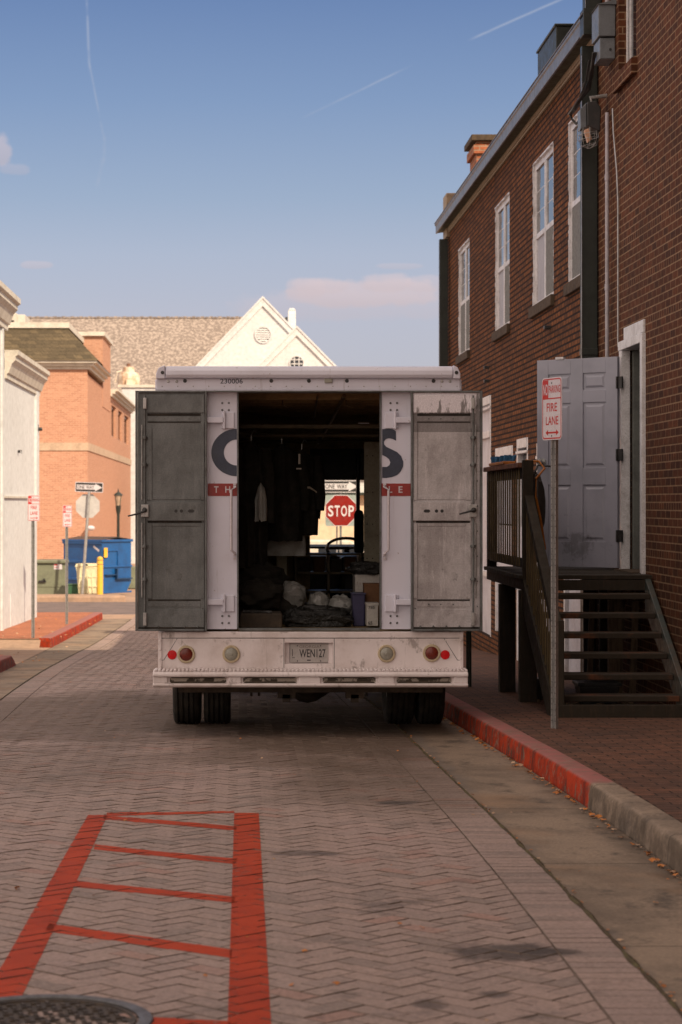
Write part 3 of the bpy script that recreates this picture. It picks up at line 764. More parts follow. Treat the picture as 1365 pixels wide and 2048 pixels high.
for i in range(0, 6, 2): d.box(xs[i], xs[i+1], 0.008, 0.021, 0, Hd)
for c in cols:
    for k in range(0, 8, 2): d.box(c[0], c[1], 0.008, 0.0205, zs[k], zs[k+1])
    for r in rows:
        x0_, x1_, z0_, z1_ = c[0]+0.022, c[1]-0.022, r[0]+0.022, r[1]-0.022
        v = [(x0_, 0.008, z0_), (x1_, 0.008, z0_), (x1_, 0.008, z1_), (x0_, 0.008, z1_)]
        k = 0.020; v += [(x0_+k, 0.019, z0_+k), (x1_-k, 0.019, z0_+k), (x1_-k, 0.019, z1_-k), (x0_+k, 0.019, z1_-k)]
        d.raw(v, [(4, 5, 6, 7), (0, 1, 5, 4), (1, 2, 6, 5), (2, 3, 7, 6), (3, 0, 4, 7)])
slab = d.build('leaf', M['door'], leafo, local=True, bev=0.003)
d = MB(); d.lathe([(0.0001, 0), (0.032, 0), (0.032, 0.008), (0.012, 0.012), (0.012, 0.045), (0.026, 0.05), (0.031, 0.065), (0.026, 0.08), (0.0001, 0.086)], (Wd-0.07, 0.021, 0.99), 'y', 20)
d.build('handle', M['galv'], leafo, local=True, smooth=True)
d = MB(); d.box(Wd-0.30, Wd-0.21, -0.012, 0.03, Hd-0.002, Hd+0.022); d.build('closer_plate', M['trim_white'], leafo, local=True, bev=0.003)
for hz in (0.24, 0.99, 1.66):
    d = MB(); d.box(-0.045, 0.0, -0.005, 0.018, hz, hz+0.11); d.lathe([(0.009, 0), (0.009, 0.11)], (0.004, 0.026, hz), 'z', 10)
    d.build('hinge', M['black'], leafo, local=True)
M['scuff'] = M['door']
# conduits and boxes on the near wall
ob = MB(); yb = 21.05
ob.tube([(WX-0.045, yb, 0.9), (WX-0.045, yb, 3.4), (WX-0.045, yb, 5.22)], 0.019, 10)
for zc in (2.2, 3.55, 4.6): ob.lathe([(0.024, -0.03), (0.024, 0.03)], (WX-0.045, yb, zc), 'z', 10)
tag(ob.build('conduit', M['conduit'], smooth=True), 'straight grey conduit pipe running down the near brick wall', 'pipe')
ob = MB(); ob.tube([(WX-0.03, yb-0.22, 5.22), (WX-0.028, yb-0.25, 5.0), (WX-0.025, yb-0.42, 4.6), (WX-0.02, yb-0.46, 4.3), (WX-0.02, yb-0.46, 2.95)], 0.008, 8)
tag(ob.build('cable', M['galv'], smooth=True), 'thin pale cable bending beside the conduit on the brick wall', 'cable')
ob = MB(); ob.tube([(WX-0.045, yb, 5.75), (WX-0.045, yb, 8.8)], 0.019, 10)
tag(ob.build('conduit', M['conduit'], smooth=True), 'short grey pipe rising from the upper electrical box', 'pipe')
t = thing('electrical_box', 'upper tall grey electrical box on the near brick wall', 'electrical box', (WX, 21, 5.5))
def pxz(py, d): return EYE+(VY-py)*d/F
dd = 21.05
ob = MB(); ob.box(WX-0.165, WX-0.005, 20.82, 21.22, pxz(82, dd), pxz(20, dd)); bb = ob.build('box_body', M['grey_box'], t, bev=0.006)
ob = MB(); ob.prism([(WX-0.18, pxz(20, dd)), (WX-0.0, pxz(14, dd)+0.02), (WX, pxz(20, dd)+0.0)], 'y', 20.80, 21.24); ob.build('lid', M['grey_box'], t)
t = thing('electrical_box', 'lower grey electrical box with a round knockout beneath the tall box', 'electrical box', (WX, 21, 5.2))
ob = MB(); ob.box(WX-0.15, WX-0.005, 20.84, 21.2, pxz(126, dd), pxz(85, dd)); ob.build('box_body', M['grey_box'], t, bev=0.006)
ob = MB(); ob.lathe([(0.0001, -0.006), (0.013, -0.006), (0.013, 0)], (WX-0.05, 20.84, pxz(108, dd)), 'y', 14); ob.build('knockout', M['black'], t)
# caged flood light
fl = thing('wall_floodlight', 'black wall floodlight with a wire cage beside the dark downspout', 'floodlight', (WX, 21.3, 4.9))
c0 = P(1178, 240, 21.3)
ob = MB(); ob.prism([(c0[0]-0.03, c0[2]-0.07), (c0[0]+0.095, c0[2]-0.13), (c0[0]+0.105, c0[2]+0.10), (c0[0]+0.06, c0[2]+0.17), (c0[0]-0.035, c0[2]+0.155)], 'y', 21.2, 21.42)
ob.build('housing', M['black'], fl, bev=0.01)
ob = MB(); ob.tube([(c0[0]+0.05, 21.32, c0[2]+0.12), (c0[0]+0.02, 21.32, c0[2]+0.22), (WX, 21.32, c0[2]+0.24)], 0.02, 8); ob.build('bracket', M['galv'], fl, smooth=True)
ob = MB(); ob.prism([(c0[0]-0.034, c0[2]-0.08), (c0[0]-0.038, c0[2]+0.15), (c0[0]-0.095, c0[2]+0.09), (c0[0]-0.09, c0[2]-0.10)], 'y', 21.22, 21.40)
ob.build('reflector', M['grey_box'], fl, bev=0.004)
M['lampglass'] = pm('lamp lens', (0.62, 0.36, 0.24), (0.50, 0.30, 0.20), 0.25, scale=6)
ob = MB(); g0 = (c0[0]-0.015, 21.25, c0[2]-0.175)
ob.prism([(g0[0]-0.045, g0[2]+0.065), (g0[0]+0.005, g0[2]+0.085), (g0[0]+0.035, g0[2]-0.02), (g0[0]-0.008, g0[2]-0.06)], 'y', 21.22, 21.27)
ob.build('lens', M['lampglass'], fl, bev=0.01)
ob = MB()
for r_, zz in ((0.095, 0.04), (0.10, -0.01), (0.075, -0.07)):
    pts = [(g0[0]+0.01+r_*math.cos(a), g0[1]+0.03+r_*0.9*math.sin(a), g0[2]+zz+0.02*math.cos(a)) for a in [2*PI*k/10 for k in range(11)]]
    ob.tube(pts, 0.0028, 5, cap=False)
for k in range(8):
    a = 2*PI*k/8; pts = [(g0[0]+0.01+q*math.cos(a), g0[1]+0.03+q*0.9*math.sin(a), g0[2]+zz) for q, zz in ((0.085, 0.09), (0.10, 0.0), (0.078, -0.07), (0.01, -0.105))]
    ob.tube(pts, 0.0028, 5, cap=False)
ob.build('wire_cage', M['galv'], fl, smooth=True)
# bundle of cables strung from box to the far wall
ob = MB(); random.seed(5)
for k in range(13):
    o1 = [random.uniform(-0.02, 0.02) for _ in range(6)]
    pts = [P(1190+o1[0]*200, 105, 21.0), P(1183+o1[1]*200, 150, 21.2), P(1176+o1[2]*250, 178, 21.3), P(1160+o1[3]*150, 200, 21.4), P(1148+o1[4]*150, 218, 21.6), P(1140+o1[5]*100, 228, 21.9)]
    ob.tube(pts, random.uniform(0.006, 0.012), 6)
for k in range(4):
    ob.tube([P(1158+k*3, 196, 21.4), P(1166, 180-k*4, 21.3), P(1172+k, 160, 21.2), P(1178+2*k, 120, 21.15)], 0.005, 6)
ob.tube([P(1140, 226, 21.9), P(1144, 238, 21.9), P(1153, 248, 21.85), P(1157, 243, 21.8)], 0.012, 7)
tag(ob.build('cable_bundle', M['black'], smooth=True), 'tangled bundle of black cables looped across the downspout', 'cables')

# ---- far brown brick building
Y0, Y1 = 21.95, 37.75
ZE = 6.02
far = thing('brick_building', 'lower brown brick building with twin white windows and a sloping grey gutter line', 'building', (WX, 30, -0.7))
FW = [(34.15, 35.85), (29.1, 30.72), (25.03, 26.8), (22.25, 23.9)]
ZB, ZT = 3.86, 5.6
doors = [(31.25, 33.2, -0.42, 3.02), (28.75, 30.72, -0.3, 2.24), (27.25, 28.35, -0.62, 2.30), (25.05, 26.45, -0.5, 2.20), (22.85, 24.25, -0.38, 2.10)]
b = MB()
holes = [(a, c, ZB, ZT) for a, c in FW]+doors
wallx(b, WX+0.012, Y0, Y1, -1.4, 6.3, holes, 0.10)
b.poly([(WX, Y1, -1.4), (14, Y1, -1.4), (14, Y1, 6.3), (WX, Y1, 6.3)]); b.poly([(14, Y0, -1.4), (14, Y1, -1.4), (14, Y1, 6.3), (14, Y0, 6.3)])
b.build('wall', M['brick_far'], far, nofix=True)
b = MB(); b.poly([(WX-0.15, Y0, 6.295), (WX-0.15, Y1+0.2, 6.295), (14, Y1+0.2, 6.6), (14, Y0, 6.6)]); b.build('roof', M['shingle'], far, nofix=True)
b = MB(); b.prism([(WX-0.175, 6.125), (WX-0.15, 6.125), (WX-0.15, 6.29), (WX-0.19, 6.29), (WX-0.19, 6.262), (WX-0.175, 6.250)], 'y', Y0-0.35, Y1+0.2)
b.box(WX-0.20, WX-0.10, Y0-0.352, Y1+0.202, 6.292, 6.304)
b.build('gutter', M['fascia'], far, bev=0.004)
b = MB(); b.prism([(WX-0.149, 6.13), (WX-0.149, 6.14), (WX+0.05, 6.17), (WX+0.05, 6.16)], 'y', Y0-0.33, Y1+0.18); b.box(WX-0.149, WX-0.01, Y0-0.35, Y0-0.32, 6.12, 6.285); b.build('soffit', M['greensoffit'], far)
b = MB(); b.box(WX-0.03, WX+0.011, Y0+0.1, Y1, 6.095, 6.15); b.box(WX-0.018, WX+0.011, Y0+0.1, Y1, 6.065, 6.093); b.build('frieze', M['frieze'], far, bev=0.003)
for i, (a, c) in enumerate(FW):
    X = WX+0.052
    w = MB()
    fw = 0.065; mid = (a+c)/2; zm = (ZB+ZT)/2-0.02
    for p, q in ((a, a+fw), (c-fw, c)): w.box(X-0.015, X+0.05, p, q, ZB, ZT)
    w.box(X-0.015, X+0.05, mid-0.05, mid+0.05, ZB, ZT)
    for p, q in ((a+fw, mid-0.06), (mid+0.06, c-fw)):
        w.box(X-0.015, X+0.05, p, q, ZT-0.085, ZT); w.box(X-0.015, X+0.05, p, q, ZB, ZB+0.05)
        w.box(X-0.012, X+0.045, p, q, zm-0.03, zm+0.03)
        w.box(X-0.006, X+0.04, p, p+0.03, ZB+0.05, ZT-0.085); w.box(X-0.006, X+0.04, q-0.03, q, ZB+0.05, ZT-0.085)
        for k in (1, 2): w.box(X+0.0025, X+0.006, p+0.03, q-0.03, zm+0.035+k*0.25, zm+0.045+k*0.25)
    wn = w.build('window', M['trim_white'], far, bev=0.004)
    w = MB(); w.box(X+0.004, X+0.010, a+fw, c-fw, zm, ZT-0.06); w.build('pane', M['glass'], wn)
    if i in (1, 2):
        w = MB(); w.box(X+0.008, X+0.014, mid+0.05, c-fw, ZB+0.03, zm); w.build('blind', M['curtain'], wn)
        w = MB(); w.box(X-0.008, X+0.002, a+fw, mid-0.05, ZB+0.05, zm-0.03); w.build('insect_screen', M['screen'], wn)
    else:
        w = MB(); w.box(X-0.008, X+0.002, a+fw, c-fw, ZB+0.05, zm-0.03); w.build('insect_screen', M['screen'], wn)
    w = MB(); w.box(WX-0.035, WX+0.10, a-0.07, c+0.07, ZB-0.13, ZB-0.004); w.build('sill', M['sillstone'], wn, bev=0.008)
    # mortar smeared around the frame
    w = MB(); random.seed(i+3)
    for yy, s in ((c, -1), (a, 1)):
        z = ZB
        while z < ZT:
            h = random.uniform(0.03, 0.09); t_ = random.uniform(0.006, 0.03); w.box(X-0.035-0.01*random.random(), X+0.0, yy, yy+s*t_, z, min(z+h, ZT)); z += h
    yy = a
    while yy < c-0.1:
        h = random.uniform(0.05, 0.16); w.box(X-0.05, X-0.0, yy, yy+h, ZT-random.uniform(0.004, 0.03), ZT-0.001); yy += h
    w.build('mortar_edge', M['trim_white'], wn)
# ground-floor openings
M['panel_white'] = pm('white door paint', (0.58, 0.57, 0.62), (0.48, 0.46, 0.50), 0.5, scale=3)
for i, (a, c, z0, z1) in enumerate(doors):
    X = WX+0.05; name = ['shop_door', 'window', 'door', 'door', 'door'][i]
    w = MB(); fw = 0.10
    for p, q in ((a, a+fw), (c-fw, c)): w.box(X-0.04, X+0.05, p, q, z0, z1)
    w.box(X-0.05, X+0.05, a+fw, c-fw, z1-0.12, z1)
    w.box(X-0.055, X+0.05, a, c, z1-0.19, z1-0.155)
    if i == 0:
        w.box(X-0.05, X+0.05, a+fw, c-fw, 2.42, 2.52); w.box(X-0.055, X+0.04, a+fw, c-fw, 0.42, 0.50)
    wn = w.build(name, M['trim_white'], far, bev=0.004)
    w = MB()
    if i == 1:
        w.box(X+0.0, X+0.01, a+fw, c-fw, 1.2, z1-0.2); w.build('blind', M['curtain'], wn); w = MB(); w.box(X-0.01, X+0.04, a+fw, c-fw, z0, 1.18); w.build('door_panel', M['panel_white'], wn)
    elif i == 2:
        w.box(X+0.03, X+0.035, a+fw, c-fw, 1.2, z1-0.2); w.build('pane', M['glass'], wn); w = MB(); w.box(X-0.0, X+0.04, a+fw, c-fw, z0, 1.18); w.build('door_panel', M['panel_white'], wn)
        w = MB(); w.lathe([(0.01, -0.05), (0.03, -0.06), (0.033, -0.08), (0.02, -0.1), (0.0001, -0.1)], (X, c-0.2, 0.40), 'x', 12); w.build('handle', M['galv'], wn, smooth=True)
    else:
        w.box(X+0.0, X+0.04, a+fw, c-fw, z0, z1-0.12); w.build('door_panel', M['panel_white'], wn)
# downspouts
b = MB(); b.box(WX-0.155, WX-0.012, Y1-0.35, Y1-0.2, -0.9, 5.97); tag(b.build('downspout', M['darkgreen'], bev=0.006), 'dark green downspout at the far corner of the brown brick building', 'downspout')
b = MB(); b.box(WX-0.168, WX-0.010, 21.82, 21.92, -0.4, 6.02); b.box(WX-0.174, WX-0.008, 21.81, 21.925, 2.95, 3.02)
b.box(WX-0.19, WX-0.008, 21.57, 21.80, 6.08, 6.34); b.box(WX-0.165, WX-0.010, 21.60, 21.80, 6.342, 9.0)
tag(b.build('downspout', M['darkgreen'], bev=0.006), 'wide dark downspout where the two brick buildings meet', 'downspout')
b = MB(); b.box(WX-0.172, WX-0.1685, 21.80, 21.819, 0.9, 5.92); b.box(WX-0.169, WX-0.1655, 21.59, 21.599, 6.31, 9.0)
tag(b.build('metal_edge_strip', M['galv']), 'thin bright metal strip along the left edge of the dark downspout', 'strip')
# things on its roof
ch = thing('chimney', 'short brick chimney with a grey cap above the gutter, sunlit on one side', 'chimney', (4.3, 36.5, 6.3))
M['brick_orange'] = brickmat('orange chimney brick', (0.40, 0.13, 0.06), (0.26, 0.09, 0.05), (0.30, 0.20, 0.14), header=False, ms=0.012)
b = MB(); b.box(3.89, 4.75, 36, 37, 6.1, 7.40); b.box(3.84, 4.80, 35.95, 37.05, 7.20, 7.34); b.build('stack', M['brick_orange'], ch)
b = MB(); b.box(3.80, 4.84, 35.9, 37.1, 7.402, 7.50); b.build('cap', M['sillstone'], ch, bev=0.01)
b = MB(); b.box(3.92, 4.3, 35.975, 35.999, 6.2, 7.02); b.build('flashing', M['trim_white'], ch)
b = MB(); b.box(3.52, 3.72, 37.3, 37.9, 6.0, 6.74); tag(b.build('chimney', M['frieze'], bev=0.01), 'small tan chimney stub at the far end of the gutter', 'chimney')
b = MB(); b.box(3.75, 4.6, 26, 27.6, 6.1, 7.12); b.box(3.73, 4.62, 25.98, 27.62, 7.12, 7.15); tag(b.build('roof_vent_box', M['darkgreen'], bev=0.01), 'dark green metal box on the roof behind the gutter', 'roof vent')
# small brackets sticking out of the far wall
for k, (px, py, d_) in enumerate(((972, 735, 31.5), (1097, 655, 25.3), (973, 762, 31.5))):
    X, Y, Z = P(px, py, d_); b = MB(); b.box(WX-0.06, WX+0.02, Y-0.05, Y+0.05, Z-0.02, Z+0.02)
    tag(b.build('wall_bracket', M['black'], bev=0.004), ['upper black bracket stub on the brown wall above the truck corner', 'black bracket stub on the brown wall below the second window from the downspout', 'lower black bracket stub on the brown wall above the truck corner'][k], 'bracket')

# ------------------------------------------------------------ timber landing and steps
def sw(y): return gz(y)+0.128
st = thing('wooden_steps', 'dark timber steps and landing with slatted railing below the open grey door', 'stairs', (3.0, 19.5, sw(19.5)))
LX0, LX1, LY0, LY1, LZ = 2.44, WX-0.02, 18.9, 21.65, 0.865
b = MB()
n = 19; yy = LY0
for i in range(n):
    a = LY0+(LY1-LY0)*i/n; b.box(LX0-0.03, LX1, a, a+(LY1-LY0)/n-0.008, LZ-0.035+0.002*math.sin(i*2.7), LZ+0.002*math.sin(i*2.7))
b.build('deck', M['wood'], st, bev=0.003)
b = MB(); b.box(LX0, LX0+0.04, LY0+0.04, LY1, LZ-0.13, LZ-0.04); b.box(LX1-0.06, LX1, LY0+0.04, LY1, LZ-0.13, LZ-0.04); b.box(LX0, LX1, LY0+0.0, LY0+0.038, LZ-0.13, LZ-0.04); b.box(LX0, LX1, LY1-0.04, LY1, LZ-0.13, LZ-0.04)
b.build('joist_frame', M['wood'], st, bev=0.003)
for y in (20.45, 18.98):
    b = MB(); b.box(LX0-0.02, LX0+0.125, y-0.07, y+0.07, sw(y)-0.02, LZ-0.131); b.build('post', M['wood'], st, bev=0.006)
b = MB(); b.box(3.35, 3.49, 21.4, 21.54, sw(21.4), LZ-0.2); b.build('post', M['rawwood'], st, bev=0.006)
b = MB(); b.box(3.30, 3.42, 19.6, 19.7, sw(19.6), LZ-0.04); b.build('post', M['rawwood'], st, bev=0.006)
rr_, hh_ = 0.25, 0.151
x0s, x1s = 2.50, 3.49
for k in range(1, 7):
    y = LY0-k*rr_; z = LZ-k*hh_
    b = MB(); b.box(x0s, x1s+0.02*0, y+0.005, y+0.27, z-0.045, z)
    b.build('step', M['tread'], st, bev=0.006)
ybot = LY0-7*rr_
def stringer(xa, xb):
    b = MB(); zt, zb = LZ, LZ-7*hh_
    pts = [(LY0+0.02, LZ-0.02), (LY0+0.02, LZ-0.30), (LY0-5.9*rr_, sw(17.3)), (LY0-6.9*rr_, sw(17.1)), (LY0-6.8*rr_, LZ-6.0*hh_+0.0)]
    b.prism(pts, 'x', xa, xb); return b
stringer(x0s-0.06, x0s-0.005).build('stringer', M['wood'], st, bev=0.005)
stringer(x1s+0.002, x1s+0.05).build('stringer', M['greenmetal'], st, bev=0.005)
b = MB(); b.box(x0s-0.05, x1s+0.04, 17.12, 17.16, sw(17.2)-0.02, sw(17.2)+0.10); b.build('toe_board', M['wood'], st, bev=0.004)
# railing along the street side of the landing
RZ = LZ+0.97
b = MB(); b.box(LX0-0.035, LX0+0.095, LY0+0.07, LY1-0.0, RZ-0.045, RZ); rail = b.build('handrail', M['woodred'], st, bev=0.006)
b = MB(); b.box(LX0+0.0, LX0+0.09, LY0-0.02, LY0+0.07, LZ-0.06, RZ+0.02); b.build('newel_post', M['wood'], st, bev=0.005)
b = MB(); b.box(LX0+0.0, LX0+0.09, LY1-0.09, LY1, LZ-0.06, RZ-0.046); b.build('newel_post', M['wood'], st, bev=0.005)
b = MB(); b.box(LX0+0.01, LX0+0.05, LY0+0.07, LY1-0.09, LZ+0.06, LZ+0.14); b.box(LX0+0.01, LX0+0.05, LY0+0.07, LY1-0.09, RZ-0.14, RZ-0.046); b.build('rail', M['wood'], st, bev=0.004)
y = LY0+0.16
while y < LY1-0.12:
    b = MB(); b.box(LX0-0.014, LX0-0.002, y, y+0.036, LZ+0.075, RZ-0.047); b.build('baluster', M['slat'], st, bev=0.002); y += 0.165
# back railing across the landing's far end, seen through the slats
b = MB(); b.box(LX0+0.09, LX1-0.3, LY1-0.07, LY1-0.02, RZ-0.09, RZ-0.046); b.build('rail', M['wood'], st, bev=0.004)
# stair handrail
sl_ = hh_/rr_
def zr(y): return LZ-(LY0-y)*sl_
b = MB(); ya, yb_ = LY0-0.0, LY0-6.6*rr_
b.prism([(ya, zr(ya)+0.70), (yb_, zr(yb_)+0.70), (yb_, zr(yb_)+0.61), (ya, zr(ya)+0.61)], 'x', x0s-0.045, x0s+0.03)
b.prism([(ya, zr(ya)+0.20), (yb_, zr(yb_)+0.20), (yb_, zr(yb_)+0.13), (ya, zr(ya)+0.13)], 'x', x0s-0.03, x0s+0.01)
b.build('handrail', M['wood'], st, bev=0.004)
b = MB(); b.box(x0s-0.045, x0s+0.04, yb_-0.09, yb_, sw(yb_), zr(yb_)+0.70); b.build('newel_post', M['wood'], st, bev=0.005)
y = LY0-0.10
while y > yb_+0.05:
    b = MB(); b.box(x0s-0.045, x0s-0.032, y-0.036, y, zr(y)-0.02, zr(y)+0.64); b.build('baluster', M['slat'], st, bev=0.002); y -= 0.14
# clutter under the landing
random.seed(12)
b = MB(); b.box(3.29, 3.41, 20.05, 20.10, sw(20), LZ-0.15); tag(b.build('board', M['wood'], bev=0.003), 'dark narrow board standing under the landing near the wall', 'board')
for k, (x, y, w_, lab) in enumerate(((3.21, 20.3, 0.05, 'thin weathered plank upright under the landing, leftmost'), (3.34, 19.75, 0.10, 'wide weathered plank upright under the landing, in the middle'), (3.46, 19.5, 0.06, 'narrow weathered plank under the landing nearest the wall'))):
    b = MB(); b.prism([(x, sw(y)), (x+w_, sw(y)), (x+w_+0.03, LZ-0.25), (x+0.03, LZ-0.25)], 'y', y, y+0.03); tag(b.build('plank', M['rawwood'], bev=0.003), lab, 'plank')
def bin_(x, y, w_, h, lab, mat):
    t = thing('storage_bin', lab, 'bin', (x, y, sw(y)))
    b = MB(); z = sw(y)
    v = [(x-w_*0.42, y-w_*0.36, z), (x+w_*0.42, y-w_*0.36, z), (x+w_*0.42, y+w_*0.36, z), (x-w_*0.42, y+w_*0.36, z), (x-w_/2, y-w_*0.45, z+h), (x+w_/2, y-w_*0.45, z+h), (x+w_/2, y+w_*0.45, z+h), (x-w_/2, y+w_*0.45, z+h)]
    b.raw(v, [(0, 3, 2, 1), (4, 5, 6, 7), (0, 1, 5, 4), (1, 2, 6, 5), (2, 3, 7, 6), (3, 0, 4, 7)]); b.build('body', mat, t, bev=0.01)
    b = MB(); b.box(x-w_/2-0.015, x+w_/2+0.015, y-w_*0.47, y+w_*0.47, z+h, z+h+0.03); b.build('lid', mat, t, bev=0.008)
bin_(3.31, 20.8, 0.13, 0.98, 'tall slim black bin under the landing close to the brick wall', M['black'])
bin_(3.02, 18.55, 0.34, 0.17, 'low black crate standing under the bottom steps', M['black'])
bin_(2.62, 19.3, 0.2, 0.16, 'small black box behind the sign post under the stairs', M['black'])
b = MB(); random.seed(3)
for _ in range(60):
    x, y = random.uniform(2.55, 3.35), random.uniform(17.9, 19.6); s = random.uniform(0.012, 0.05)
    b.dome((x, y, sw(y)+s*0.2), s, 6, 0, 1, 1, 0.5, 4, 0.3, random.random()*9)
b.build('rubble', M['rawwood'], kind='stuff')
# broom with a blue head and an orange strap hung on the railing
t = thing('push_broom', 'push broom with a blue head resting on top of the landing railing', 'broom', (LX0, 20.7, RZ))
M['blue_bristle'] = pm('blue bristles', (0.03, 0.10, 0.20), (0.05, 0.16, 0.28), 0.8, scale=40, bmp=0.6)
M['orange'] = pm('orange strap', (0.40, 0.13, 0.012), (0.28, 0.09, 0.012), 0.55, scale=8)
b = MB(); random.seed(2)
for k in range(46):
    x = LX0+random.uniform(-0.03, 0.06); y = 20.0+1.1*k/46; b.tube([(x, y, RZ+0.03), (x+random.uniform(-0.02, 0.02), y+random.uniform(-0.02, 0.02), RZ+0.085)], 0.014, 5)
b.build('bristles', M['blue_bristle'], t)
b = MB(); b.box(LX0-0.04, LX0+0.07, 19.95, 21.12, RZ+0.002, RZ+0.03); b.build('head', M['orange'], t, bev=0.006)
b = MB(); xo = LX0+0.10
b.tube([(xo-0.05, LY0+0.2, RZ+0.02), (xo+0.06, LY0+0.15, RZ+0.01), (xo+0.10, LY0+0.1, RZ-0.05), (xo+0.02, LY0+0.05, RZ-0.14), (xo+0.02, LY0+0.05, RZ-0.30), (xo+0.07, LY0+0.1, RZ-0.50), (xo+0.12, LY0+0.2, RZ-0.75)], 0.010, 8)
tag(b.build('orange_cord', M['orange'], smooth=True), 'orange cord looped over the corner post of the landing railing', 'cord')
t = thing('black_bag', 'black bag hanging behind the corner post of the landing railing', 'bag', (LX0+0.2, LY0+0.3, RZ))
b = MB(); b.dome((LX0+0.17, LY0+0.35, RZ-0.38), 0.09, 14, 0, 0.8, 0.8, 3.2, 9, 0.15, 4); b.build('body', M['black'], t, smooth=True)
b = MB(); b.tube([(LX0+0.12, LY0+0.3, RZ-0.15), (LX0+0.17, LY0+0.3, RZ-0.02), (LX0+0.3, LY0+0.3, RZ-0.03)], 0.01, 6); b.build('strap', M['black'], t, smooth=True)
# ------------------------------------------------------------ left: white rendered building
LXW = -4.6
wb = thing('white_building', 'white painted building with a moulded cornice along the left pavement, near end taller', 'building', (LXW, 45, -1.1))
b = MB()
ZT1, ZT2 = 5.0, 4.12
b.box(LXW-9, LXW, 33.0, 42.8, -1.4, ZT1)
b.box(LXW-9, LXW-0.02, 42.8, 50.35, -1.4, ZT2)
b.box(LXW-0.02, LXW+0.035, 42.55, 42.8, -1.2, ZT1)
b.box(LXW-0.02, LXW+0.03, 49.75, 50.38, 0.05+1.3, ZT2-0.001)
b.build('wall', M['white_paint'], wb)
def cornice(X, ya, yb, ztop, s=1.0):
    b = MB(); pr = [(X, ztop-0.62*s), (X+0.05*s, ztop-0.62*s), (X+0.05*s, ztop-0.52*s), (X+0.09*s, ztop-0.50*s), (X+0.16*s, ztop-0.30*s), (X+0.24*s, ztop-0.22*s), (X+0.24*s, ztop-0.14*s), (X+0.30*s, ztop-0.10*s), (X+0.30*s, ztop), (X, ztop)]
    b.prism(pr, 'y', ya, yb); return b
cornice(LXW, 33, 43.4, 5.50, 1.0).build('cornice', M['trim_cream'], wb)
cornice(LXW-0.02, 43.401, 50.7, 4.50, 0.9).build('cornice', M['trim_cream'], wb)
b = MB(); b.box(LXW-9, LXW-0.1, 33.1, 43.2, 5.0, 5.49); b.box(LXW-9, LXW-0.1, 43.2, 50.6, 4.0, 4.49); b.build('parapet', M['white_paint'], wb)
b = MB(); b.box(LXW-0.02, LXW+0.02, 43.0, 49.6, 1.58, 1.62); b.build('ledge', M['trim_cream'], wb)
t = thing('security_camera', 'small white security camera on the white wall corner', 'camera', (LXW, 50, 3))
c = P(72, 861, 50.2)
b = MB(); b.box(LXW-0.02, LXW+0.03, 50.1, 50.25, c[2]-0.02, c[2]+0.14); b.build('bracket', M['trim_white'], t, bev=0.004)
b = MB(); b.lathe([(0.035, 0), (0.04, 0.02), (0.04, 0.1), (0.03, 0.12)], (LXW+0.0, 50.17, c[2]+0.03), 'x', 12); b.build('body', M['black'], t, smooth=True)
t = thing('wall_hook', 'small dark fixture on the white wall above the fire lane sign', 'bracket', (LXW, 47, 2.5)); c = P(38, 900, 46.0)
b = MB(); b.box(LXW-0.01, LXW+0.03, c[1]-0.06, c[1]+0.06, c[2]-0.06, c[2]); b.tube([(LXW, c[1], c[2]-0.02), (LXW+0.06, c[1], c[2]), (LXW+0.06, c[1], c[2]-0.08)], 0.008, 6); b.build('body', M['black'], t)
b = MB(); z = gz(44.5)+0.15; cx = (6-VX)*44.5/F
b.lathe([(0.17, 0), (0.17, 0.62), (0.155, 0.70), (0.11, 0.76), (0.0001, 0.79)], (cx, 44.5, z), 'z', 24)
tag(b.build('bollard', M['white_paint'], smooth=True), 'fat white round-topped bollard against the white building', 'bollard')
# rooftop louvred unit
t = thing('rooftop_unit', 'louvred tan air unit on the roof of the salmon brick building', 'air unit', (-9, 76, 7))
a = P(5, 655, 84); c = P(50, 626, 84)
b = MB(); b.box(-10.5, a[0]+0.55, 84, 86, 7.6, c[2]); b.box(a[0]+0.551, c[0], 84.1, 86, 7.6, c[2]-0.05); b.build('casing', M['trim_cream'], t, bev=0.02)
b = MB()
for k in range(6): z = 7.85+k*0.095; b.prism([(83.93, z), (84.0, z+0.05), (84.0, z+0.06), (83.92, z+0.01)], 'x', -10.0, a[0]+0.45)
b.box(-10.0, a[0]+0.45, 83.985, 83.998, 7.8, 8.45, 1)
b.build('louvre', [M['frieze'], M['dark']], t)
# ------------------------------------------------------------ salmon brick building
SX, SY = -5.5, 80.0
sb = thing('salmon_brick_building', 'sunlit salmon brick building with a brown shingle mansard and cream cornice', 'building', (SX, SY, -1.7))
ZEV = 6.35
wins = [(95.1, 98.7, 4.35, 5.72), (100.4, 103.9, 4.35, 5.72), (105.7, 110.0, 4.35, 5.72)]
b = MB()
wally(b, SY, -24, SX, -2.2, ZEV, [])
wallx(b, SX, SY, 112, -2.2, ZEV-0.2, wins, 0.25, out=1)
b.poly([(-24, SY, -2.2), (-24, 112, -2.2), (-24, 112, ZEV), (-24, SY, ZEV)]); b.poly([(-24, 112, -2.2), (SX, 112, -2.2), (SX, 112, ZEV), (-24, 112, ZEV)]); b.poly([(-24, SY, ZEV-0.02), (SX, SY, ZEV-0.02), (SX, 112, ZEV-0.2), (-24, 112, ZEV)])
b.build('wall', M['brick_pink'], sb, nofix=True)
M['gable_white'] = pm('white boards', (0.60, 0.60, 0.61), (0.56, 0.56, 0.57), 0.75, scale=0.6)
b = MB(); zt = pxz(672, 88.6); b.box(-7.6, SX+0.02, 88.6, 94.0, ZEV-1, zt); b.build('roof_block', M['brick_pink'], sb)
b = MB(); b.box(-7.7, SX+0.12, 88.45, 94.15, zt, zt+0.16); b.build('block_coping', M['trim_cream'], sb)
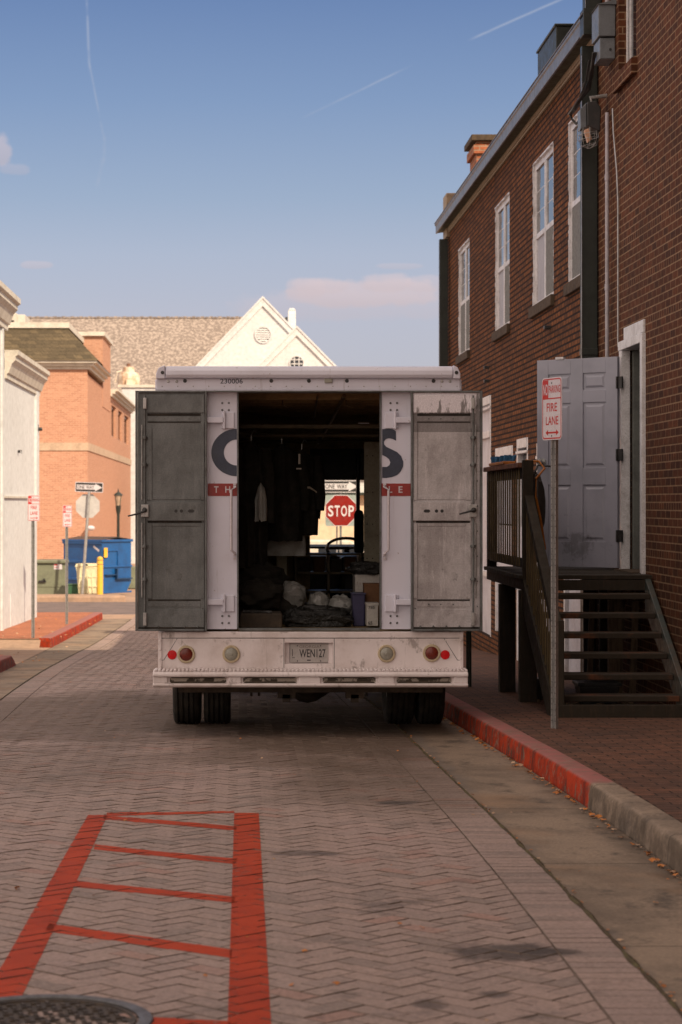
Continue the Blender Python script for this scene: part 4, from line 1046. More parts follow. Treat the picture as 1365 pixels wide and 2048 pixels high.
b = MB(); b.box(-24, SX+0.03, SY-0.035, SY+0.1, 3.38, 3.67); b.box(SX-0.05, SX+0.035, SY+0.1, 112, 3.38, 3.67); b.build('stone_band', M['stone'], sb)
b = MB()                                                            # cornice on two sides
for k, (o0, z0_, z1_) in enumerate(((0.10, 6.33, 6.44), (0.22, 6.44, 6.55), (0.36, 6.55, 6.64))):
    b.box(-24, SX+o0, SY-o0, SY+0.3, z0_, z1_)
    b.box(SX-0.2, SX+o0, SY+0.301, 88.6 if k < 5 else 90, z0_, z1_)
    b.box(SX-0.2, SX+o0, 94.0, 112.3, z0_-0.30, z1_-0.30)
b.build('cornice', M['trim_cream'], sb)
b = MB(); e = 0.42; zt = pxz(655, 80.8)
A = [(-24, SY-e, 6.63), (SX+e, SY-e, 6.63), (SX+e-1.25, SY-e+1.25, zt), (-24, SY-e+1.25, zt)]
b.poly(A); b.poly([(SX+e, SY-e, 6.63), (SX+e, 88.6, 6.63), (SX+e-1.25, 88.6, zt), (SX+e-1.25, SY-e+1.25, zt)]); b.build('mansard_roof', M['shingle'], sb, nofix=True)
b = MB(); b.box(-24, SX+e-1.15, SY+0.72, SY+1.2, zt-0.02, zt+0.19); b.box(SX-1.2, SX+e-1.15, SY+1.2, 88.6, zt-0.02, zt+0.19)
b.build('roof_trim', M['trim_cream'], sb)
b = MB(); b.poly([(-24, SY+1, zt+0.1), (SX-1, SY+1, zt+0.1), (SX-1, 112, zt-0.2), (-24, 112, zt-0.2)]); b.build('flat_roof', M['asphalt'], sb, nofix=True)
M['bronze'] = pm('bronze window frame', (0.20, 0.09, 0.05), (0.12, 0.06, 0.04), 0.4, scale=3)
for (a, c_, z0_, z1_) in wins:
    w = MB()
    for p, q in ((a, a+0.12), (c_-0.12, c_), ((a+c_)/2-0.06, (a+c_)/2+0.06)): w.box(SX-0.22, SX-0.12, p, q, z0_, z1_)
    w.box(SX-0.22, SX-0.12, a+0.12, c_-0.12, z1_-0.1, z1_); w.box(SX-0.22, SX-0.12, a+0.12, c_-0.12, z0_, z0_+0.1)
    wn = w.build('window', M['bronze'], sb); w = MB(); w.box(SX-0.2, SX-0.18, a+0.1, c_-0.1, z0_+0.05, z1_-0.05); w.build('pane', M['glass'], wn)
# ------------------------------------------------------------ church-like building with a great roof and white gables
cg = thing('gabled_building', 'large building with a wide grey shingle roof and two white gables behind the truck', 'building', (0, 140, -1.7))
zr_ = pxz(636, 150)
b = MB(); xl = (46-VX)*150/F
b.raw([(xl-6, 142, 7.4), (9.5, 142, 7.4), (9.5, 142, 7.2), (xl-6, 142, 7.2)], [(0, 1, 2, 3)])
b.poly([(xl-2, 140.5, 6.2), (3.2, 140.5, 6.2), (3.2, 150, zr_), (xl, 150, zr_)])
b.poly([(xl, 150, zr_), (3.2, 150, zr_), (3.2, 160, 7), (xl-2, 160, 7)])
b.build('roof', M['roof_grey'], cg, nofix=True)
b = MB(); n = 60
for k in range(n): x = xl+(3.0-xl)*k/n; b.box(x, x+(3.0-xl)/n-0.03, 149.9, 150.1, zr_-0.02, zr_+0.08+0.03*(k % 2))
b.build('ridge_cap', M['roof_grey'], cg)
b = MB(); b.box(xl-1.5, 3.0, 141.5, 159, -2.5, 7.0); b.build('wall', M['gable_white'], cg)
def gable(cx, za, hw, drop, y, name):
    b = MB(); zb = za-drop
    b.prism([(cx, za), (cx-hw, zb), (cx-hw, -2.2), (cx+hw, -2.2), (cx+hw, zb)], 'y', y, y+8)
    gw = b.build(name, M['gable_white'], cg)
    b = MB(); t = 0.34; k = drop/hw; L = math.hypot(hw, drop); nx, nz_ = drop/L*t, hw/L*t
    for s in (-1, 1):
        b.prism([(cx, za+0.02), (cx+s*(hw+0.25), zb-0.25*k+0.02), (cx+s*(hw+0.25), zb-0.25*k+0.02-t*1.2), (cx, za-t*1.35)], 'y', y-0.12, y-0.001)
        b.prism([(cx, za+0.14), (cx+s*(hw+0.35), zb-0.35*k+0.14), (cx+s*(hw+0.35), zb-0.35*k), (cx, za)], 'y', y-0.18, y+8)
    b.build('bargeboard', M['gable_white'], cg)
    return gw
a1 = P(526, 597, 135); a2 = P(594, 656, 133.5)
gable(a1[0], a1[2], 7.5, 7.5*1.04, 135, 'gable_wall'); gable(a2[0], a2[2], 3.2, 3.2*1.02, 133.5, 'gable_wall')
c = P(527, 669, 134.9)
b = MB(); b.lathe([(0.54, 0.0), (0.54, -0.07), (0.45, -0.07), (0.45, 0.0)], (c[0], 134.99, c[2]), 'y', 32)
for k in range(7):
    z = c[2]-0.39+k*0.13; w_ = math.sqrt(max(0.46**2-(z-c[2])**2, 0.01)); b.prism([(134.94, z), (134.98, z+0.09), (134.99, z+0.09), (134.99, z+0.0)], 'x', c[0]-w_, c[0]+w_)
lv = b.build('round_louvre', M['gable_white'], cg)
c = P(594, 726, 133.4)
b = MB(); r_ = 0.40
b.lathe([(r_+0.07, 0.0), (r_+0.07, -0.05), (r_, -0.05), (r_, 0.0)], (c[0], 133.49, c[2]), 'y', 32)
for dx in (-0.14, 0.14): b.box(c[0]+dx-0.025, c[0]+dx+0.025, 133.44, 133.47, c[2]-0.36, c[2]+0.36)
for dz in (-0.05, 0.2): b.box(c[0]-0.36, c[0]+0.36, 133.435, 133.465, c[2]+dz-0.02, c[2]+dz+0.03)
wn = b.build('round_window', M['gable_white'], cg)
b = MB(); b.lathe([(0.0001, 0), (r_, 0), (r_, 0.01), (0.0001, 0.01)], (c[0], 133.475, c[2]), 'y', 32); b.build('pane', M['glass'], wn)
a = P(577, 617, 140); c = P(592, 665, 140)
b = MB(); b.box(a[0], c[0], 140, 141, 9, a[2]-0.12); b.prism([(a[0]-0.0, a[2]-0.12), (c[0], a[2]-0.12), (c[0]-0.1, a[2]+0.02), (a[0]+0.1, a[2]+0.02)], 'y', 139.98, 141.02)
b.build('chimney', M['gable_white'], cg, bev=0.03)
b = MB(); x = P(573, 640, 142); b.box(x[0]-0.05, a[0], 142, 143, 9, pxz(634, 142)); b.build('flue_box', M['darkgreen'], cg)
# flat white building between, with a roof ventilator
fb = thing('flat_white_building', 'flat roofed white building glimpsed between the brick building and the truck', 'building', (-5, 118, -1.7))
zt = pxz(775, 116); b = MB(); b.box(-6.15, -2.0, 116, 128, -2.2, zt); b.build('wall', M['gable_white'], fb)
b = MB(); b.box(-6.25, -1.9, 115.9, 128, zt, zt+0.15); b.build('coping', M['trim_cream'], fb)
v = thing('roof_ventilator', 'rusty white roof ventilator in front of the grey shingle roof', 'ventilator', (-5.6, 118, zt))
M['rustwhite'] = pm('rusty white metal', (0.66, 0.57, 0.46), (0.45, 0.27, 0.16), 0.6, scale=3)
c = P(258, 770, 118)
b = MB(); b.lathe([(0.52, -0.1), (0.60, 0.0), (0.60, 0.45), (0.52, 0.62), (0.32, 0.70), (0.30, 0.95), (0.0001, 1.0)], (c[0], 118, c[2]), 'z', 12); b.build('drum', M['rustwhite'], v)
b = MB(); b.lathe([(0.1, 0), (0.1, 0.15), (0.0001, 0.17)], (c[0]-0.02, 118, c[2]+1.0), 'z', 10); b.build('cap', M['bronze'], v)
b = MB(); b.tube([(c[0]-0.35, 117.7, c[2]+0.75), (c[0]-0.62, 117.6, c[2]+0.65), (c[0]-0.70, 117.6, c[2]+0.1)], 0.05, 8)
for s in (-0.5, 0.5): b.box(c[0]+s-0.06, c[0]+s+0.06, 117.5, 117.7, zt+0.1, c[2])
b.box(c[0]-0.1, c[0]+0.2, 117.3, 117.45, zt+0.1, c[2]+0.25); b.build('pipework', M['rustwhite'], v, smooth=True)
# buildings straight across, seen through the cab
cb = thing('cream_building', 'low cream stucco building seen through the truck windscreen', 'building', (4, 98, -1.7))
M['cream_wall'] = pm('cream stucco', (0.70, 0.52, 0.38), (0.64, 0.47, 0.34), 0.85, scale=0.4)
b = MB(); b.box(1.5, 12, 98, 110, -2.2, pxz(987, 98)); b.build('wall', M['cream_wall'], cb)
zt = pxz(957, 97); zb = pxz(985, 97)
b = MB(); b.box(1.4, 12.2, 97.6, 97.75, zb, zt); b.build('white_fascia', M['gable_white'], cb)
b = MB()
for k in range(7): b.box(1.6+k*1.5, 1.75+k*1.5, 97.56, 97.6, zb+0.1, zt-0.1)
b.box(1.4, 12.2, 97.5, 97.6, zb-0.12, zb)
b.build('fascia_rib', M['darkgreen'], cb)
b = MB(); b.box(1.2, 12.4, 97.4, 110, zt, zt+1.6); b.build('roof', M['asphalt'], cb)
# parked pale van beyond the junction
vn = thing('parked_van', 'pale parked van with a dark side window seen through the truck cab', 'van', (3.0, 84, -1.7))
gzv = gz(84)
b = MB(); b.prism([(-0.2+2.3, gzv+0.35), (2.1, gzv+1.62), (2.4, gzv+1.75), (4.2, gzv+1.72), (5.1, gzv+1.3), (6.2, gzv+1.15), (6.4, gzv+0.35)], 'y', 83, 84.9)
vb = b.build('body', M['trim_cream'], vn, bev=0.06)
b = MB(); b.box(3.0, 4.0, 82.985, 83.0, gzv+1.0, gzv+1.5); b.box(4.1, 4.5, 82.985, 83.0, gzv+1.05, gzv+1.45); b.build('window', M['glass'], vn, bev=0.03)
for x in (3.0, 5.5):
    b = MB(); b.lathe([(0.0001, 0), (0.33, 0), (0.35, 0.03), (0.35, 0.2), (0.0001, 0.22)], (x, 82.98, gzv+0.35), 'y', 24); b.build('wheel', M['black'], vn, smooth=True)
# ------------------------------------------------------------ things around the junction
for_ = P(0, 0, 1)
b = MB(); v = []; random.seed(9)
pts = [(-7.6, 66.7), (-3.8, 66.7), (-3.45, 67.2), (-3.7, 68.2), (-7.6, 68.2)]
zk = gz(67)
b.prism(pts, 'z', zk-0.1, zk+0.17); b.build('kerb_island', M['apron'], kind='structure', bev=0.05)
# green utility cabinet
uc = thing('utility_cabinet', 'squat grey green utility cabinet beside the blue dumpster', 'utility cabinet', (-6, 70, gz(70)))
M['sage'] = pm('sage green enamel', (0.17, 0.185, 0.125), (0.135, 0.145, 0.10), 0.5, scale=3)
x0_, x1_ = -6.5, (131-VX)*70/F; z0_ = gz(70)+0.1; z1_ = pxz(1127, 70)
b = MB(); b.box(x0_, x1_, 70, 71.1, z0_, z1_); b.build('body', M['sage'], uc, bev=0.03)
b = MB(); b.prism([(x0_-0.05, z1_), (x1_+0.05, z1_), (x1_+0.02, z1_+0.11), (x0_, z1_+0.11)], 'y', 69.92, 71.15); b.build('lid', M['sage'], uc, bev=0.03)
b = MB(); b.box(x0_+0.05, x1_-0.06, 69.985, 70.0, z0_+0.25, z1_-0.06); b.build('door', M['sage'], uc, bev=0.01)
c = P(84, 1163, 69.9); b = MB(); b.box(c[0]-0.1, c[0]+0.13, 69.93, 69.985, c[2]-0.03, c[2]+0.03); b.box(c[0]+0.05, c[0]+0.1, 69.93, 69.985, c[2]+0.0, c[2]+0.09); b.build('latch', M['black'], uc)
a = P(108, 1128, 69.9); c = P(124, 1139, 69.9)
b = MB(); b.box(a[0], c[0], 69.975, 69.984, c[2], a[2]); b.box(a[0]+0.01, (a[0]+c[0])/2-0.01, 69.973, 69.9745, a[2]-0.05, a[2]-0.01, 1); b.box(a[0]+0.01, (a[0]+c[0])/2+0.0, 69.973, 69.9745, c[2]+0.06, c[2]+0.075, 1)
M['signred'] = pm('sign red', (0.50, 0.028, 0.022), (0.42, 0.030, 0.022), 0.4, scale=7)
M['signwhite'] = pm('sign white', (0.60, 0.56, 0.59), (0.54, 0.50, 0.53), 0.45, scale=9)
b.build('warning_label', [M['signwhite'], M['signred']], uc)
b = MB(); b.box(-6.5, x1_+0.1, 69.8, 71.3, gz(70)-0.1, gz(70)+0.12); b.build('plinth', M['apron'], uc, bev=0.02)
# leaning cream bins
def cart(px, lab, tilt, d_):
    x = (px-VX)*d_/F; z = gz(d_)+0.17; t = thing('plastic_bin', lab, 'bin', (x, d_, z)); t.rotation_euler = (0, tilt, 0)
    b = MB(); v = [(-0.16, -0.16, 0), (0.16, -0.16, 0), (0.16, 0.16, 0), (-0.16, 0.16, 0), (-0.19, -0.19, 0.86), (0.19, -0.19, 0.86), (0.19, 0.19, 0.86), (-0.19, 0.19, 0.86)]
    b.raw(v, [(0, 3, 2, 1), (4, 5, 6, 7), (0, 1, 5, 4), (1, 2, 6, 5), (2, 3, 7, 6), (3, 0, 4, 7)]); b.build('body', M['bin_cream'], t, local=True, bev=0.02)
    b = MB()
    for zz in (0.22, 0.52, 0.80): b.box(-0.195, 0.195, -0.20, -0.17, zz, zz+0.03)
    for xx in (-0.17, 0.0, 0.15): b.box(xx-0.012, xx+0.012, -0.195, -0.165, 0.03, 0.84)
    b.build('rib', M['bin_cream'], t, local=True)
    b = MB(); b.prism([(-0.22, 0.86), (0.22, 0.86), (0.18, 0.94), (-0.18, 0.96)], 'y', -0.22, 0.22); b.build('lid', M['bin_cream'], t, local=True, bev=0.01)
M['bin_cream'] = pm('faded cream plastic', (0.72, 0.66, 0.44), (0.62, 0.56, 0.37), 0.6, scale=3)
cart(170, 'left faded cream plastic bin leaning in front of the blue dumpster', math.radians(-5), 69.0)
cart(187, 'right faded cream plastic bin beside the yellow bollard', math.radians(-3), 69.0)
x = (148-VX)*69/F; z = gz(69)+0.15
b = MB(); b.box(x-0.2, x+0.17, 69, 69.4, z, z+0.28); b.prism([(x-0.22, z+0.28), (x+0.19, z+0.28), (x+0.15, z+0.33), (x-0.18, z+0.33)], 'y', 68.98, 69.42)
M['dkgreenplastic'] = pm('dark green plastic', (0.03, 0.10, 0.045), (0.025, 0.075, 0.035), 0.5, scale=3)
tag(b.build('green_box', M['dkgreenplastic'], bev=0.02), 'low dark green box beside the cream bins', 'box')
x = (200.5-VX)*68/F; z = gz(68)+0.1
t = thing('bollard', 'tall yellow steel bollard in front of the blue dumpster', 'bollard', (x, 68, z))
M['yellow'] = pm('yellow paint', (0.74, 0.42, 0.04), (0.64, 0.36, 0.04), 0.5, scale=4)
b = MB(); b.lathe([(0.095, 0), (0.095, 1.18), (0.08, 1.23), (0.0001, 1.26)], (x, 68, z), 'z', 20); b.build('post', M['yellow'], t, smooth=True)
b = MB()
for zz in (1.0, 1.13): b.lathe([(0.097, 0), (0.098, 0.01), (0.097, 0.02)], (x, 68, z+zz), 'z', 20)
b.build('band', M['bronze'], t)
# blue dumpster, corner towards us
dp = thing('dumpster', 'large blue steel dumpster with side pockets standing on the corner', 'dumpster', ((205-VX)*73/F, 73, gz(73)+0.05), rz=0)
M['bluepaint'] = pm('blue dumpster paint', (0.008, 0.085, 0.27), (0.008, 0.062, 0.20), 0.42, scale=2, speck=(0.02, 0.05, 0.12))
M['bluedark'] = pm('dark blue', (0.008, 0.04, 0.11), None, 0.5)
dp.rotation_euler = (0, 0, math.radians(-40))
# local: corner at origin, long side along -x, short side along +y ... rotated so both faces show
L, D_, H = 1.80, 1.42, 1.76
b = MB(); pts = [(0, 0.30), (0.0, H), (D_, H), (D_, 0.30), (D_-0.25, 0.0), (0.0, 0.0)]
b.prism([(0.0, 0.0), (0.0, H), (D_, H), (D_, 0.36), (D_-0.24, 0.0)], 'x', -L, 0); b.build('tub', M['bluepaint'], dp, local=True, bev=0.02)
b = MB()
for z in (0.42, 1.0, H-0.12): b.box(-L-0.01, 0.0, -0.05, -0.001, z, z+0.09)
b.box(-L-0.02, 0.06, -0.06, 0.0, H-0.05, H+0.03); b.box(0.001, 0.06, 0.0, D_+0.03, H-0.05, H+0.03)
b.box(0.001, 0.045, 0.0, D_, 0.86, 0.92); b.box(0.001, 0.04, 0.1, 0.75, H-0.36, H-0.32); b.box(0.001, 0.04, 0.72, 0.76, 0.92, H-0.36)
b.box(0.001, 0.02, 0.0, D_, 0.0, 0.06)
b.build('rib', M['bluepaint'], dp, local=True, bev=0.01)
b = MB(); b.box(0.001, 0.12, 0.62, D_-0.06, 0.46, 0.50); b.box(0.001, 0.12, 0.60, 0.64, 0.46, 0.82); b.box(0.001, 0.10, 0.1, 0.62, 0.60, 0.63); b.build('fork_pocket', M['bluedark'], dp, local=True)
b = MB(); b.prism([(-0.04, H+0.03), (D_*0.5, H+0.12), (D_+0.03, H+0.03), (D_+0.03, H+0.01), (D_*0.5, H+0.09), (-0.04, H+0.01)], 'x', -L, 0.02); b.build('lid', M['black'], dp, local=True)
b = MB(); b.box(0.0612, 0.064, 0.02, 0.19, 1.20, 1.52); b.build('sticker', M['yellow'], dp, local=True)
b = MB(); b.prism([(-0.42, H-0.22), (-0.38, H-0.16), (-0.12, H-0.32), (-0.16, H-0.38)], 'y', -0.006, -0.001); b.build('sticker', M['signwhite'], dp, local=True)
# lamp post
x = (237-VX)*79/F; z = gz(79)
t = thing('street_lamp', 'black lantern street lamp in front of the salmon brick wall', 'street lamp', (x, 79, z))
b = MB(); zt = pxz(1025, 79)
b.lathe([(0.15, 0), (0.15, 0.3), (0.065, 0.5), (0.055, 1.2), (0.05, zt-z-0.1), (0.09, zt-z+0.1), (0.10, zt-z+0.25)], (x, 79, z), 'z', 14); b.build('post', M['darkgreen'], t, smooth=True)
b = MB(); zl = zt+0.25; b.lathe([(0.08, 0), (0.14, 0.36)], (x, 79, zl), 'z', 8)
M['lantern'] = pm('lantern glass', (0.45, 0.33, 0.24), (0.3, 0.22, 0.16), 0.15, scale=5); b.build('lantern', M['lantern'], t)
b = MB(); b.lathe([(0.17, 0), (0.15, 0.04), (0.08, 0.10), (0.03, 0.13), (0.02, 0.20), (0.0001, 0.27)], (x, 79, zl+0.36), 'z', 10)
for k in range(4):
    a = PI/4+k*PI/2; b.tube([(x+0.10*math.cos(a), 79+0.10*math.sin(a), zl), (x+0.15*math.cos(a), 79+0.15*math.sin(a), zl+0.36)], 0.012, 5)
b.build('cap', M['darkgreen'], t)
# globe-ish white wall lamp & its bracket on salmon wall
c = P(182, 1056, 79.9); b = MB(); b.dome((c[0], 79.8, c[2]), 0.12, 12, 0, 1.3, 0.9, 0.8); b.box(c[0]-0.16, c[0]-0.1, 79.7, 79.98, c[2]-0.14, c[2]+0.02)
tag(b.build('wall_light', M['signwhite'], smooth=True), 'small white light on the salmon brick wall behind the leaning sign', 'light')
# pale green low wall beyond the dumpster
b = MB(); b.box(-4.3, -3.2, 80.5, 81, gz(80), pxz(1134, 80)); tag(b.build('low_wall', M['sage'], bev=0.02), 'low pale green wall glimpsed beyond the dumpster', 'wall')
# ------------------------------------------------------------ the truck
TD = 17.0; TS = F/TD
def tx(px): return (px-VX)/TS
def tz(py): return EYE+(VY-py)/TS
def truckpaint():
    m, nt, b = newmat('dirty white truck paint'); o = texco(nt)
    c = mixc(nt, noise(nt, o, 2.6, 6).ss(0.45, 0.8), (0.66, 0.655, 0.745), (0.58, 0.565, 0.63))
    c = mixc(nt, noise(nt, o, 22, 5, 0.7, (1, 1, 0.06)).ss(0.60, 0.74)*0.5, c, (0.30, 0.26, 0.24))
    c = mixc(nt, noise(nt, o, 36, 3, 0.5).ss(0.70, 0.74)*0.6, c, (0.25, 0.17, 0.12))
    c = mixc(nt, noise(nt, o, 6, 6, 0.7).ss(0.62, 0.72)*0.3, c, (0.28, 0.22, 0.19))
    setin(nt, b, 'Base Color', c); setin(nt, b, 'Roughness', noise(nt, o, 5, 4).ln(0.3, 0.7, 0.32, 0.5)); bump(nt, b, noise(nt, o, 3, 2), 0.08, 0.02); return m
M['tw'] = truckpaint()
def grimy_white():
    m, nt, b = newmat('grimy white metal'); o = texco(nt); x, y, z = sep(nt, o)
    c = mixc(nt, noise(nt, o, 2.4, 6, 0.65).ss(0.40, 0.72), (0.74, 0.67, 0.66), (0.54, 0.46, 0.43))
    c = mixc(nt, noise(nt, o, 7, 6, 0.72, (1, 1, 0.7)).ss(0.58, 0.68)*0.55, c, (0.13, 0.095, 0.075))
    c = mixc(nt, noise(nt, o, 16, 6, 0.7, (1, 1, 0.1)).ss(0.60, 0.72)*0.45, c, (0.19, 0.15, 0.125))
    setin(nt, b, 'Base Color', c); b.inputs['Roughness'].default_value = 0.55; bump(nt, b, noise(nt, o, 30, 3), 0.12, 0.004); return m
M['twg'] = grimy_white()
M['edge'] = pm('aluminium edge', (0.16, 0.17, 0.17), (0.09, 0.09, 0.085), 0.5, 0.5, scale=9)
def doormat(name, c1, c2, streak, sa, lo=0.5, whitetop=0.0):
    m, nt, b = newmat(name); o = texco(nt); x, y, z = sep(nt, o)
    c = mixc(nt, noise(nt, o, 3.2, 7, 0.7, (1, 1, 0.7)).ss(0.40, 0.62), c1, c2)
    s = noise(nt, o, 17, 6, 0.8, (1, 1, 0.16)).ss(lo+0.03, lo+0.17)
    c = mixc(nt, s*sa*0.7, c, streak)
    s2 = noise(nt, o, 60, 5, 0.75, (1, 1, 0.05)).ss(0.56, 0.72)
    c = mixc(nt, s2*0.22, c, tuple(v*0.45 for v in c1))
    if whitetop > 0:
        w = noise(nt, o, 11, 5, 0.75, (1, 1, 0.12)); m2 = (w+z.ln(0.74, 0.90, -0.03, 0.08)).ss(0.45, 0.50)*z.gt(0.745)
        c = mixc(nt, z.gt(0.60)*0.6, c, (0.10, 0.088, 0.085)); c = mixc(nt, m2*whitetop, c, (0.80, 0.76, 0.80))
    c = mixc(nt, noise(nt, o, 9, 6, 0.7).ss(0.60, 0.70)*0.5, c, (0.06, 0.055, 0.045))
    fine = noise(nt, o, 90, 3).ln(0.3, 0.7, 0.85, 1.12); c = mixc(nt, 1.0, c, NX(nt, comb(nt, fine, fine, fine)), 'MULTIPLY')
    setin(nt, b, 'Base Color', c); b.inputs['Metallic'].default_value = 0.5
    setin(nt, b, 'Roughness', noise(nt, o, 14, 5, 0.6, (1, 1, 0.3)).ln(0.3, 0.7, 0.42, 0.68))
    bump(nt, b, noise(nt, o, 5, 3)+noise(nt, o, 60, 3)*0.15, 0.25, 0.01); return m
M['doorL'] = doormat('greenish aluminium toned for dim reflection', (0.175, 0.185, 0.185), (0.125, 0.132, 0.13), (0.25, 0.26, 0.26), 0.4)  # same metal as the right leaf, its darker reflection painted into the colour
M['doorR'] = doormat('stained aluminium', (0.52, 0.495, 0.50), (0.36, 0.335, 0.335), (0.74, 0.70, 0.71), 0.7, whitetop=0.95)
M['lining'] = pm('brown cargo lining', (0.30, 0.215, 0.11), (0.20, 0.145, 0.08), 0.8, scale=4)
M['liningpanel'] = pm('scuffed panel', (0.34, 0.31, 0.235), (0.24, 0.215, 0.16), 0.7, scale=5, speck=(0.03, 0.03, 0.025))
M['navy'] = pm('dark blue lettering', (0.035, 0.045, 0.075), (0.028, 0.035, 0.055), 0.4, scale=5)
M['band'] = pm('red band', (0.30, 0.028, 0.024), (0.24, 0.022, 0.018), 0.4, scale=5)
M['rubber'] = pm('tyre rubber', (0.030, 0.027, 0.024), (0.055, 0.046, 0.038), 0.85, scale=10, bmp=0.3)
M['chassis'] = pm('grimy chassis', (0.055, 0.044, 0.034), (0.095, 0.072, 0.052), 0.8, scale=9, bmp=0.5)
M['redlens'] = pm('dark red lamp lens', (0.16, 0.018, 0.008), (0.11, 0.013, 0.007), 0.35, scale=30)
M['redrefl'] = pm('bright red reflector', (0.60, 0.004, 0.008), (0.52, 0.004, 0.008), 0.2, scale=30)
M['clearlens'] = pm('milky clear lens', (0.30, 0.29, 0.24), (0.24, 0.23, 0.19), 0.2, scale=25)
M['lampring'] = pm('cream lamp gasket', (0.50, 0.41, 0.27), (0.42, 0.33, 0.21), 0.55, scale=20)
tk = thing('delivery_truck', 'boxy white step van with its two rear doors folded open, parked at the right kerb', 'truck', (tx(621), 17, gz(18.2)))
BX0, BX1 = tx(318), tx(925)
BY0, BY1 = TD, 23.6
OX0, OX1 = tx(478), tx(760)
ZF, ZC = tz(1258), tz(783)
ZR = tz(735)
def tb(fn, name, mat, parent=None, **kw):
    b = MB(); fn(b); return b.build(name, mat, parent or tk, **kw)
# body shell: sides, roof, floor, rear corner panels, header
def shell(b):
    b.box(BX0, BX0+0.03, BY0+0.031, BY1, 0.30, ZR-0.12); b.box(BX1-0.03, BX1, BY0+0.031, BY1, 0.30, ZR-0.12)
    b.box(BX0+0.031, OX0-0.012, BY0, BY0+0.03, ZF-0.002, ZC); b.box(OX1+0.012, BX1-0.031, BY0, BY0+0.03, ZF-0.002, ZC)
    b.box(BX0, BX0+0.03, BY0, BY0+0.03, ZF-0.002, ZC); b.box(BX1-0.03, BX1, BY0, BY0+0.03, ZF-0.002, ZC)
    b.prism([(BX0, ZR-0.12), (BX0+0.10, ZR-0.03), (BX0+0.35, ZR), (BX1-0.35, ZR), (BX1-0.10, ZR-0.03), (BX1, ZR-0.12)], 'y', BY0+0.10, BY1)
tb(shell, 'body', M['tw'], bev=0.004)
def header(b):
    b.box(tx(314), tx(920), TD-0.02, TD+0.10, tz(782), tz(757.5))
    b.box(tx(312), tx(922), TD-0.022, TD-0.012, tz(779), tz(777))
tb(header, 'header_panel', M['tw'], bev=0.004)
def roll(b):
    b.prism([(TD-0.05, tz(756)), (TD-0.06, tz(750)), (TD-0.055, tz(742)), (TD-0.03, tz(735)), (TD+0.04, tz(732)), (TD+0.10, tz(732)), (TD+0.10, tz(757))], 'x', tx(332), tx(905))
    b.prism([(TD-0.05, tz(757.2)), (TD-0.02, tz(751)), (TD, tz(751)), (TD, tz(757.2))], 'x', tx(330), tx(907))
    for a, c in ((tx(313), tx(331)), (tx(906), tx(920))):
        left = a < 0
        pr = [(a if left else c, tz(758)), (a+0.0 if left else c, tz(748)), ((a+0.02) if left else c-0.02, tz(736)), ((c) if left else a, tz(731)), ((c) if left else a, tz(758))]
        b.prism(pr, 'y', TD-0.055, TD+0.1)
    for a, c in ((tx(311), tx(322)), (tx(911), tx(923))): b.box(a, c, TD-0.01, TD+0.10, tz(783), tz(759))
tb(roll, 'roof_cap', M['tw'], bev=0.006)
def holes_(b):
    for x in (370.5, 543, 618, 694, 867): b.lathe([(0.0001, -0.0235), (0.015, -0.0235), (0.015, -0.015)], (tx(x), TD, tz(762)), 'y', 14)
    for x in (326, 912): b.lathe([(0.0001, -0.059), (0.014, -0.059), (0.014, -0.05)], (tx(x), TD, tz(746)), 'y', 14)
tb(holes_, 'marker_hole', M['black'])
def rv(b):
    for x, z in ((337, 763), (354, 763), (884, 763), (900, 763)): b.lathe([(0.0001, -0.026), (0.010, -0.025), (0.012, -0.02)], (tx(x), TD, tz(z)), 'y', 12)
    for k in range(20): b.dome((tx(325+k*31), TD-0.021, tz(773)), 0.005, 6, 0, 1, 0.6, 1, 4)
tb(rv, 'rivet', M['galv'], smooth=True)
tb(lambda b: b.box(tx(649), tx(665), TD-0.035, TD-0.021, tz(766), tz(757)), 'marker_lamp', M['clearlens'], bev=0.004)
hb = MB(); add_text(hb, '230006', tx(441), tx(486), tz(767.5), tz(757.5), TD-0.0212, 0.01); hb.build('number', M['navy'], tk, nofix=True)
# dark drip rail above the doors
tb(lambda b: b.box(tx(272), tx(964), TD-0.075, TD-0.018, tz(784.5), tz(782.2)), 'drip_rail', M['edge'])
# opening frame
def oframe(b):
    b.box(OX0-0.0118, OX0-0.0, TD-0.012, TD+0.05, ZF, ZC); b.box(OX1, OX1+0.0118, TD-0.012, TD+0.05, ZF, ZC)
    b.box(OX0, OX1, TD-0.012, TD+0.05, ZC-0.012, ZC)
    b.box(OX0-0.0, OX1, TD-0.02, TD+0.06, ZF-0.012, ZF+0.006)
tb(oframe, 'door_frame', M['edge'], bev=0.003)
# lining
def lin(b):
    b.box(BX0+0.031, BX0+0.05, BY0+0.05, BY1-0.3, ZF, ZC+0.05); b.box(BX1-0.05, BX1-0.031, BY0+0.05, BY1-0.3, ZF, ZC+0.05)
    b.box(BX0+0.03, BX1-0.03, BY0+0.031, BY1, ZC+0.03, ZC+0.05)
    b.box(BX0+0.03, OX0-0.02, BY0+0.031, BY0+0.045, ZF, ZC+0.03); b.box(OX1+0.02, BX1-0.03, BY0+0.031, BY0+0.045, ZF, ZC+0.03)
    b.box(BX0+0.03, BX1-0.03, BY0+0.03, BY1, ZF-0.06, ZF-0.02)
    for k in range(9):
        y = BY0+0.5+k*0.58; b.box(BX0+0.05, BX1-0.05, y, y+0.05, ZC-0.04, ZC+0.029)
        b.box(BX0+0.05, BX0+0.09, y, y+0.05, ZF, ZC-0.041); b.box(BX1-0.09, BX1-0.05, y, y+0.05, ZF, ZC-0.041)
lining = tb(lin, 'cargo_lining', M['lining'])
